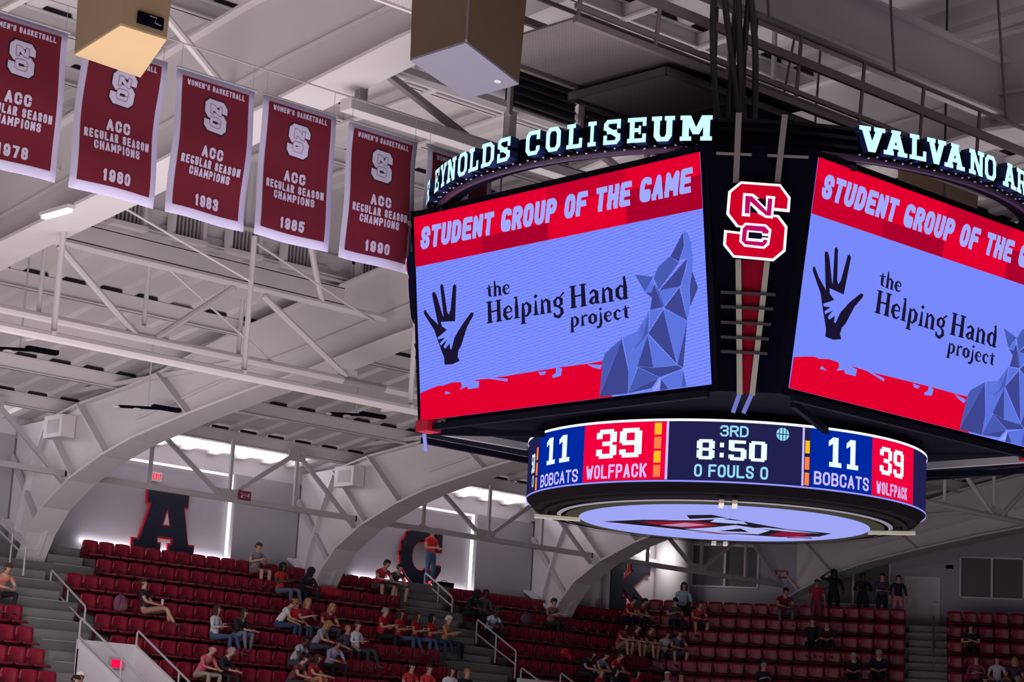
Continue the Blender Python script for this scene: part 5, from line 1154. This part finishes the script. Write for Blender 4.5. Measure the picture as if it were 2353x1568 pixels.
def person(pose, loc, rz, label, top, bot, hair='short', hc='br', skin=0, long=False, shorts=False, size=1.0, shoe=(60, 58, 60), held=None, group=None):
    me, h, rot = BM[pose]
    t = thing('person', label, 'person', loc, rz); t.scale = (size*1.16, size*1.16, size*(1.0 if pose in ('stand', 'film', 'hold', 'raise') else 1.03))
    b = link('body', me, t); sk = SK[skin]; T = fab(top); Bt = fab(bot)
    for i, mm in enumerate((sk, T, Bt, fab(shoe), T if long else sk, sk if shorts else Bt, facem)):
        b.material_slots[i].link = 'OBJECT'; b.material_slots[i].material = mm
    nm = {'cap': 'cap', 'hood': 'hood'}.get(hair, 'hair')
    o = link(nm, HM[hair], t, h); o.rotation_euler = rot.to_euler(); o.material_slots[0].link = 'OBJECT'; o.material_slots[0].material = fab(HC[hc])
    if hair == 'cap':
        o = link('hair', HM['bald'], t, h); o.rotation_euler = rot.to_euler(); o.material_slots[0].link = 'OBJECT'; o.material_slots[0].material = fab(HC['br'])
    return t
def sitm(x, k, *a, rz=0, **kw): return person(a[0], (x, Yk(k)-.22, Zk(k)), rz, *a[1:], **kw)
def sitw(s, j, *a, rz=0, **kw): return person(a[0], w2(s, .8*j+.22, 9.67-.56*j), PH+rz, *a[1:], **kw)
RED = (175, 22, 38); MRN = (120, 22, 40); JEAN = (58, 78, 112); BLK = (24, 24, 34); GRY = (120, 118, 124); WHT = (205, 205, 212); KHK = (150, 138, 122); NVY = (28, 32, 52)
sitm(38.0, 0, 'phone', 'person in grey shirt and shorts sitting alone in the top row right of letter A', GRY, (110, 90, 85), 'short', 'br', shorts=True)
sitm(32.75, 3, 'slouch', 'woman in dark top with bare legs crossed, leaning back with a drink', (40, 26, 42), (150, 120, 100), 'short', 'br', shorts=True, rz=.7)
sitm(34.5, 4, 'cross', 'woman in white patterned sweater with folded arms and blue jeans', (190, 188, 192), JEAN, 'long', 'br', long=True, rz=.5)
sitm(35.15, 4, 'huddle', 'person in dark top and pale jeans beside the woman in white sweater', (26, 26, 36), (105, 112, 128), 'long', 'br', long=True, rz=.3)
sitm(32.95, 6, 'lean', 'older bald man in pink shirt and khaki trousers above the lower left stairwell', (190, 92, 105), KHK, 'bald', 'gr', long=True, rz=.25)
sitm(33.5, 6, 'lean', 'grey-haired person in dark jacket beside the bald man in pink', (30, 30, 42), (34, 30, 36), 'short', 'gr', long=True, rz=.4)
sitm(38.4, 1, 'cross', 'person in red shirt and jeans in the second row right of letter A', (165, 40, 44), (84, 94, 112), 'long', 'bk', skin=2, rz=.2)
sitm(39.15, 1, 'lean', 'person in dark blue hooded jacket below the fin wall', (18, 20, 38), (18, 20, 34), 'hood', 'nv', skin=2, long=True)
sitm(37.15, 3, 'lean', 'man in white polo shirt and tan cap leaning right', (200, 200, 206), (48, 62, 92), 'cap', 'bl', rz=.9)
sitm(37.72, 3, 'sit', 'blond child in bright red shirt beside the man in white polo', (190, 28, 40), (48, 58, 84), 'short', 'bl', size=.96)
sitm(38.1, 3, 'phone', 'woman with long fair hair in maroon shirt, fourth from left in the middle group', MRN, (60, 60, 80), 'long', 'bl')
sitm(38.75, 3, 'lean', 'fair-haired woman in maroon top behind the grey sweatshirts', MRN, (62, 70, 92), 'long', 'bl')
sitm(37.85, 4, 'lean', 'woman with blond hair in grey sweater bending forward in the middle group', (150, 148, 160), (60, 66, 84), 'long', 'bl', rz=.6)
sitm(36.55, 5, 'lean', 'man in pale grey shirt with dark hair below the white polo', (165, 168, 180), (60, 60, 70), 'short', 'bk', skin=2, rz=.4)
p_ = sitm(37.8, 5, 'lean', 'person in grey sweatshirt with white chest mark and black trousers', (140, 140, 156), (20, 20, 30), 'short', 'bk', skin=1, long=True)
sitm(39.4, 4, 'cross', 'boy in white long-sleeved shirt with folded arms and dark jeans', (214, 212, 220), (44, 50, 68), 'short', 'br', long=True, rz=.3)
sitm(39.0, 4, 'sit', 'small blond child beside the boy in white long sleeves', (70, 56, 80), (60, 20, 34), 'short', 'bl', size=.9)
sitm(35.9, 6, 'lean', 'person in maroon shirt with dark hair bending forward near the bottom edge', (105, 50, 62), (60, 50, 60), 'short', 'bk', rz=.5)
sitm(36.5, 6, 'huddle', 'girl with brown hair and tan trousers near the bottom edge', (170, 40, 50), (182, 120, 90), 'long', 'br', rz=.5)
sitm(42.65, 0, 'lean', 'heavy man in red shirt with white chest letter and shorts left of the letter C', (170, 28, 40), (90, 70, 70), 'short', 'bk', shorts=True, size=1.05)
sitm(43.2, 0, 'lean', 'boy in dark green T-shirt beside the man with the white chest letter', (52, 62, 62), (80, 70, 70), 'short', 'bk', shorts=True)
for x, lab, tp, bt, hr, hcx in ((40.95, 'grey-haired man in red shirt at the left of the row of five in red', RED, BLK, 'short', 'gr'), (41.65, 'woman in red with long hair, second in the row of five in red', RED, JEAN, 'long', 'br'), (42.3, 'woman in dark red top and jeans, third in the row of five in red', (150, 26, 40), JEAN, 'long', 'br'),
                                (42.9, 'dark-haired girl in red, fourth in the row of five in red', RED, (34, 44, 76), 'long', 'bk'), (43.45, 'white-haired man with yellowish sleeves at the aisle end of the red row', (170, 130, 95), BLK, 'short', 'wh')):
    sitm(x, 3, 'phone' if x in (40.95, 43.45) else 'cross', lab, tp, bt, hr, hcx, rz=.5, long=(x > 43))
sitm(45.9, 2, 'lean', 'person in pale blue shirt and dark cap beside the lower handrail', (170, 190, 215), (24, 26, 40), 'cap', 'nv', skin=2)
sitm(49.4, 1, 'phone', 'man in brown sweater reading a white paper in front of the arch foot', (120, 88, 84), BLK, 'short', 'bk', long=True)
for x, lab, tp, hr, hcx in ((40.1, 'dark-haired person in red near the bottom edge, left of four', (180, 46, 56), 'short', 'bk'), (40.75, 'person in bright red shirt near the bottom edge, second of four', (196, 50, 64), 'short', 'br'), (41.6, 'person in white top near the bottom edge, third of four', (214, 212, 220), 'long', 'br'), (42.2, 'blond person in black jacket near the bottom edge, right of four', BLK, 'short', 'bl')):
    sitm(x, 6, 'sit', lab, tp, (50, 48, 60), hr, hcx)
sitm(27.9, 8, 'lean', 'dark-haired person in red in the bottom left corner', (180, 24, 36), BLK, 'short', 'bk', rz=.4)
sitm(28.35, 8, 'sit', 'person in white cap in the bottom left corner', (60, 60, 66), BLK, 'cap', 'wh', skin=1)
sitm(28.25, 3, 'lean', 'person with bare arm and black trousers at the left edge', (180, 110, 95), BLK, 'short', 'br')
person('hold', (45.6, 52.75, 10.0), .2, 'standing man in red shirt and blue jeans in front of the letter C', (200, 26, 44), (62, 84, 116), 'short', 'wh', size=1.06)
sitm(45.75, 1, 'lean', 'person in long black coat standing by the middle handrail', (16, 16, 24), (14, 14, 22), 'hood', 'nv', skin=2, long=True)
sitm(46.4, 1, 'sit', 'person in grey jacket behind the one in the pale blue shirt', (82, 80, 88), (40, 40, 50), 'short', 'bk', skin=2, long=True)
for x, k, ps, lab, tp, bt, hr, hcx, sh_, sz in (
 (53.6, 0, 'lean', 'boy in red T-shirt just below the foot of the letter K', (165, 30, 46), NVY, 'short', 'bk', False, 1), (54.15, 0, 'lean', 'boy in dark red T-shirt right of the letter K foot', (140, 28, 44), NVY, 'short', 'bk', False, 1),
 (51.75, 2, 'huddle', 'woman with long dark hair and bare legs in the row below letter K, left one', (150, 24, 40), (150, 110, 95), 'long', 'bk', True, 1), (52.35, 2, 'huddle', 'woman in dark red with bare legs, second in the row below letter K', (90, 26, 40), (150, 110, 95), 'short', 'br', True, 1),
 (53.0, 2, 'huddle', 'person in dark cap with bare legs, third in the row below letter K', (90, 24, 38), (150, 110, 95), 'cap', 'nv', True, 1),
 (48.5, 4, 'lean', 'black-haired woman in black shirt leaning right above the middle stair opening', (22, 22, 34), (20, 20, 30), 'long', 'bk', False, 1), (49.1, 4, 'lean', 'person in grey T-shirt between the black shirt and the red cap', (120, 118, 132), (60, 60, 70), 'short', 'bk', False, 1),
 (49.75, 4, 'lean', 'person in red T-shirt and black cap below the row of bare legs', (160, 30, 44), NVY, 'cap', 'nv', False, 1.04), (48.5, 5, 'sit', 'child in red patterned top at the bottom edge under the grey T-shirt', (150, 24, 40), NVY, 'short', 'bl', False, .92),
 (49.15, 5, 'phone', 'woman with long dark hair at the bottom edge under the red cap', (40, 40, 56), NVY, 'long', 'bk', False, 1), (50.1, 5, 'sit', 'woman with long black hair in red at the bottom edge', (165, 26, 40), NVY, 'long', 'bk', False, 1)):
    sitm(x, k, ps, lab, tp, bt, hr, hcx, rz=.2, shorts=sh_, size=sz)
sitw(.7, 3, 'lean', 'person in white shirt between the bare-legged row and the grey dress', (190, 186, 196), (60, 40, 50), 'short', 'br', rz=.5, size=.95)
sitw(1.1, 3, 'lean', 'woman in long grey dress reading, bare shins, right end of the row below letter K', (84, 82, 98), (84, 82, 98), 'short', 'bk', rz=.5, shorts=True)
sitw(.85, 1, 'phone', 'person in plaid shirt with backward cap below the woman in pale blue', (74, 62, 78), (26, 34, 62), 'cap', 'nv', rz=.4)
sitw(1.05, 0, 'sit', 'woman with shoulder-length dark hair in pale blue sweater by the window', (150, 185, 200), (26, 32, 52), 'long', 'bk', long=True, rz=.4, size=1.05)
sitw(1.6, 1, 'lean', 'person in red T-shirt and shorts sitting right of the plaid shirt', (170, 44, 60), (60, 50, 64), 'short', 'br', shorts=True, rz=.5)
sitw(4.5, 0, 'lean', 'man in dark red shirt with pale scarf below section sign 205', (110, 18, 44), (90, 82, 104), 'short', 'bk', long=False, rz=.3, size=1.05)
sitw(5.6, 2, 'sit', 'person in black jacket sitting below the standing man in red at right', (20, 22, 44), (20, 22, 44), 'short', 'br', long=True)
sitw(6.1, 2, 'lean', 'person in dark maroon top beside the black jacket at right', (60, 22, 40), (24, 26, 50), 'short', 'br', long=True)
sitw(4.15, 5, 'phone', 'man in dark suit with tie near the bottom edge right of centre', (26, 26, 44), BLK, 'short', 'gr', long=True, rz=.4)
sitw(7.85, 4, 'lean', 'large grey-haired man in black with red collar near the bottom right', (22, 20, 38), BLK, 'short', 'gr', long=True, size=1.1)
sitw(7.05, 4, 'lean', 'person in black beside the large grey-haired man near the bottom right', (20, 20, 36), BLK, 'short', 'gr', long=True)
sitw(10.8, 2, 'cross', 'woman in black sleeveless top with folded arms beyond the corner stairs', (22, 20, 32), BLK, 'long', 'bk')
sitw(10.95, 4, 'cross', 'person in maroon and white striped shirt in the bottom right group', (130, 60, 84), BLK, 'short', 'br', long=True)
sitw(11.6, 4, 'sit', 'man in white T-shirt in the bottom right group', (190, 176, 196), (50, 40, 60), 'short', 'br')
sitw(12.15, 4, 'sit', 'fair-haired person with raised arm at the right edge', (70, 40, 64), BLK, 'long', 'bl')
sitw(11.2, 5, 'lean', 'child in front of the man in white T-shirt', (90, 40, 70), BLK, 'short', 'br', size=.95)
sitw(12.2, 5, 'lean', 'person with grey hair in the bottom right corner', (70, 44, 64), BLK, 'short', 'gr')
sitm(49.95, 6, 'sit', 'fair-haired person in grey shirt right of the black-haired woman in red', (96, 92, 108), NVY, 'short', 'gr', size=1.08)
sitw(1.15, 6, 'sit', 'person in white cap at the bottom edge below the grey dress', (180, 174, 186), NVY, 'cap', 'wh', size=1.05)
sitw(1.6, 6, 'sit', 'person with brown hair at the bottom edge beside the white cap', (120, 40, 56), NVY, 'short', 'br', size=1.05)
for s, ps, lab, tp, bt, hr, hcx, lg_, sk_, sz in ((5.65, 'stand', 'standing man in red polo shirt at the left of the standing group', (160, 26, 52), (110, 44, 60), 'short', 'br', False, 1, .98), (6.2, 'raise', 'tall standing person in black with raised arm in the standing group', (12, 12, 24), (12, 12, 26), 'hood', 'nv', True, 2, 1.04),
                     (7.2, 'hold', 'standing person in dark jacket, third in the standing group', (18, 18, 34), (16, 18, 34), 'short', 'bk', True, 2, .99), (7.85, 'hold', 'standing person in purple-grey top and black trousers, fourth in the standing group', (62, 52, 78), (14, 14, 26), 'short', 'bk', True, 0, .99), (8.4, 'stand', 'woman in dark top and pink trousers at the right of the standing group', (30, 28, 46), (175, 110, 130), 'short', 'bk', True, 0, .97)):
    person(ps, w2(s, .22 if s < 6 else -.45, 9.67 if s < 6 else 10.0), PH+.2, lab, tp, bt, hr, hcx, skin=sk_, long=lg_, size=sz)
# things people hold or left behind
def small(nm, label, cat, loc, fn, mt, rz=0):
    m = MB(); fn(m); o = m.build(nm, mt); o.location = loc; o.rotation_euler[2] = rz; return tag(o, label, cat)
small('paper', 'white sheet of paper held by the man in the brown sweater', 'paper', (49.42, Yk(1)-.72, Zk(1)+.84), lambda m: m.prism([(-.12, 0, 0), (.12, .02, .03), (.12, -.16, .0), (-.12, -.18, -.02)], (0, 0, .008)), fab((215, 208, 220)))
small('drink_cup', 'clear drink cup in the hand of the woman with crossed legs', 'cup', (33.06, Yk(3)-.50, Zk(3)+.70), lambda m: m.tube([(0, 0, 0), (0, 0, .16)], .03, 10, r2=.042), fab((190, 185, 190)))
small('backpack', 'grey and pink backpack on the seat left of the woman with crossed legs', 'bag', (31.9, Yk(3)-.25, Zk(3)+.42), lambda m: (m.sphere((0, 0, .22), .2, .14, .26, 10, 8), m.sphere((.03, -.12, .15), .14, .07, .13, 8, 6), m.tube([(-.12, -.12, .1), (-.15, -.2, .3), (-.1, -.1, .45)], .02, 6)), fab((110, 66, 84)))
small('bag', 'patterned bag on the seat in the second row below the fin wall near letter K', 'bag', (48.3, Yk(1)-.2, Zk(1)+.42), lambda m: (m.sphere((0, 0, .16), .26, .13, .18, 10, 7), m.tube([(-.15, 0, .25), (-.08, 0, .42), (.08, 0, .42), (.15, 0, .25)], .015, 6)), fab((84, 64, 84)))
small('coat', 'bright red coat left over the seat backs between A and C', 'coat', (40.35, Yk(1)-.03, Zk(1)+.72), lambda m: (m.sphere((0, 0, 0), .34, .10, .16, 12, 8), m.sphere((.25, -.05, -.05), .2, .1, .12, 10, 6)), fab((170, 22, 36)))
small('coat', 'bright red coat draped on a seat below the man in the brown sweater', 'coat', (48.7, Yk(3)-.05, Zk(3)+.66), lambda m: (m.sphere((0, 0, 0), .22, .09, .17, 12, 8), m.sphere((.15, -.05, -.12), .12, .1, .12, 10, 6)), fab((185, 26, 44)))
small('chest_letter', 'white letter on the red shirt of the heavy man left of letter C', 'print', (42.65, Yk(0)-.60, Zk(0)+.80), lambda m: put2d(m, text2d('S', .05), -.06, 0, .12, .15, lambda x, z: V((x, -.0+z*-.5, z*.8))), fab((215, 212, 220)))
small('camera_phone', 'small phone with red glowing screen near the standing man', 'phone', (45.3, 52.38, 10.02), lambda m: m.box(-.05, .05, -.005, .005, 0, .1), E_('phone_red', 255, 60, 80, 1.2))
small('duffel', 'dark equipment case on the ledge at the feet of the standing man', 'case', (46.1, 52.6, 10.0), lambda m: (m.box(-.3, .3, -.15, .15, 0, .16), m.tube([(-.12, 0, .16), (-.1, 0, .22), (.1, 0, .22), (.12, 0, .16)], .012, 6)), blackm)
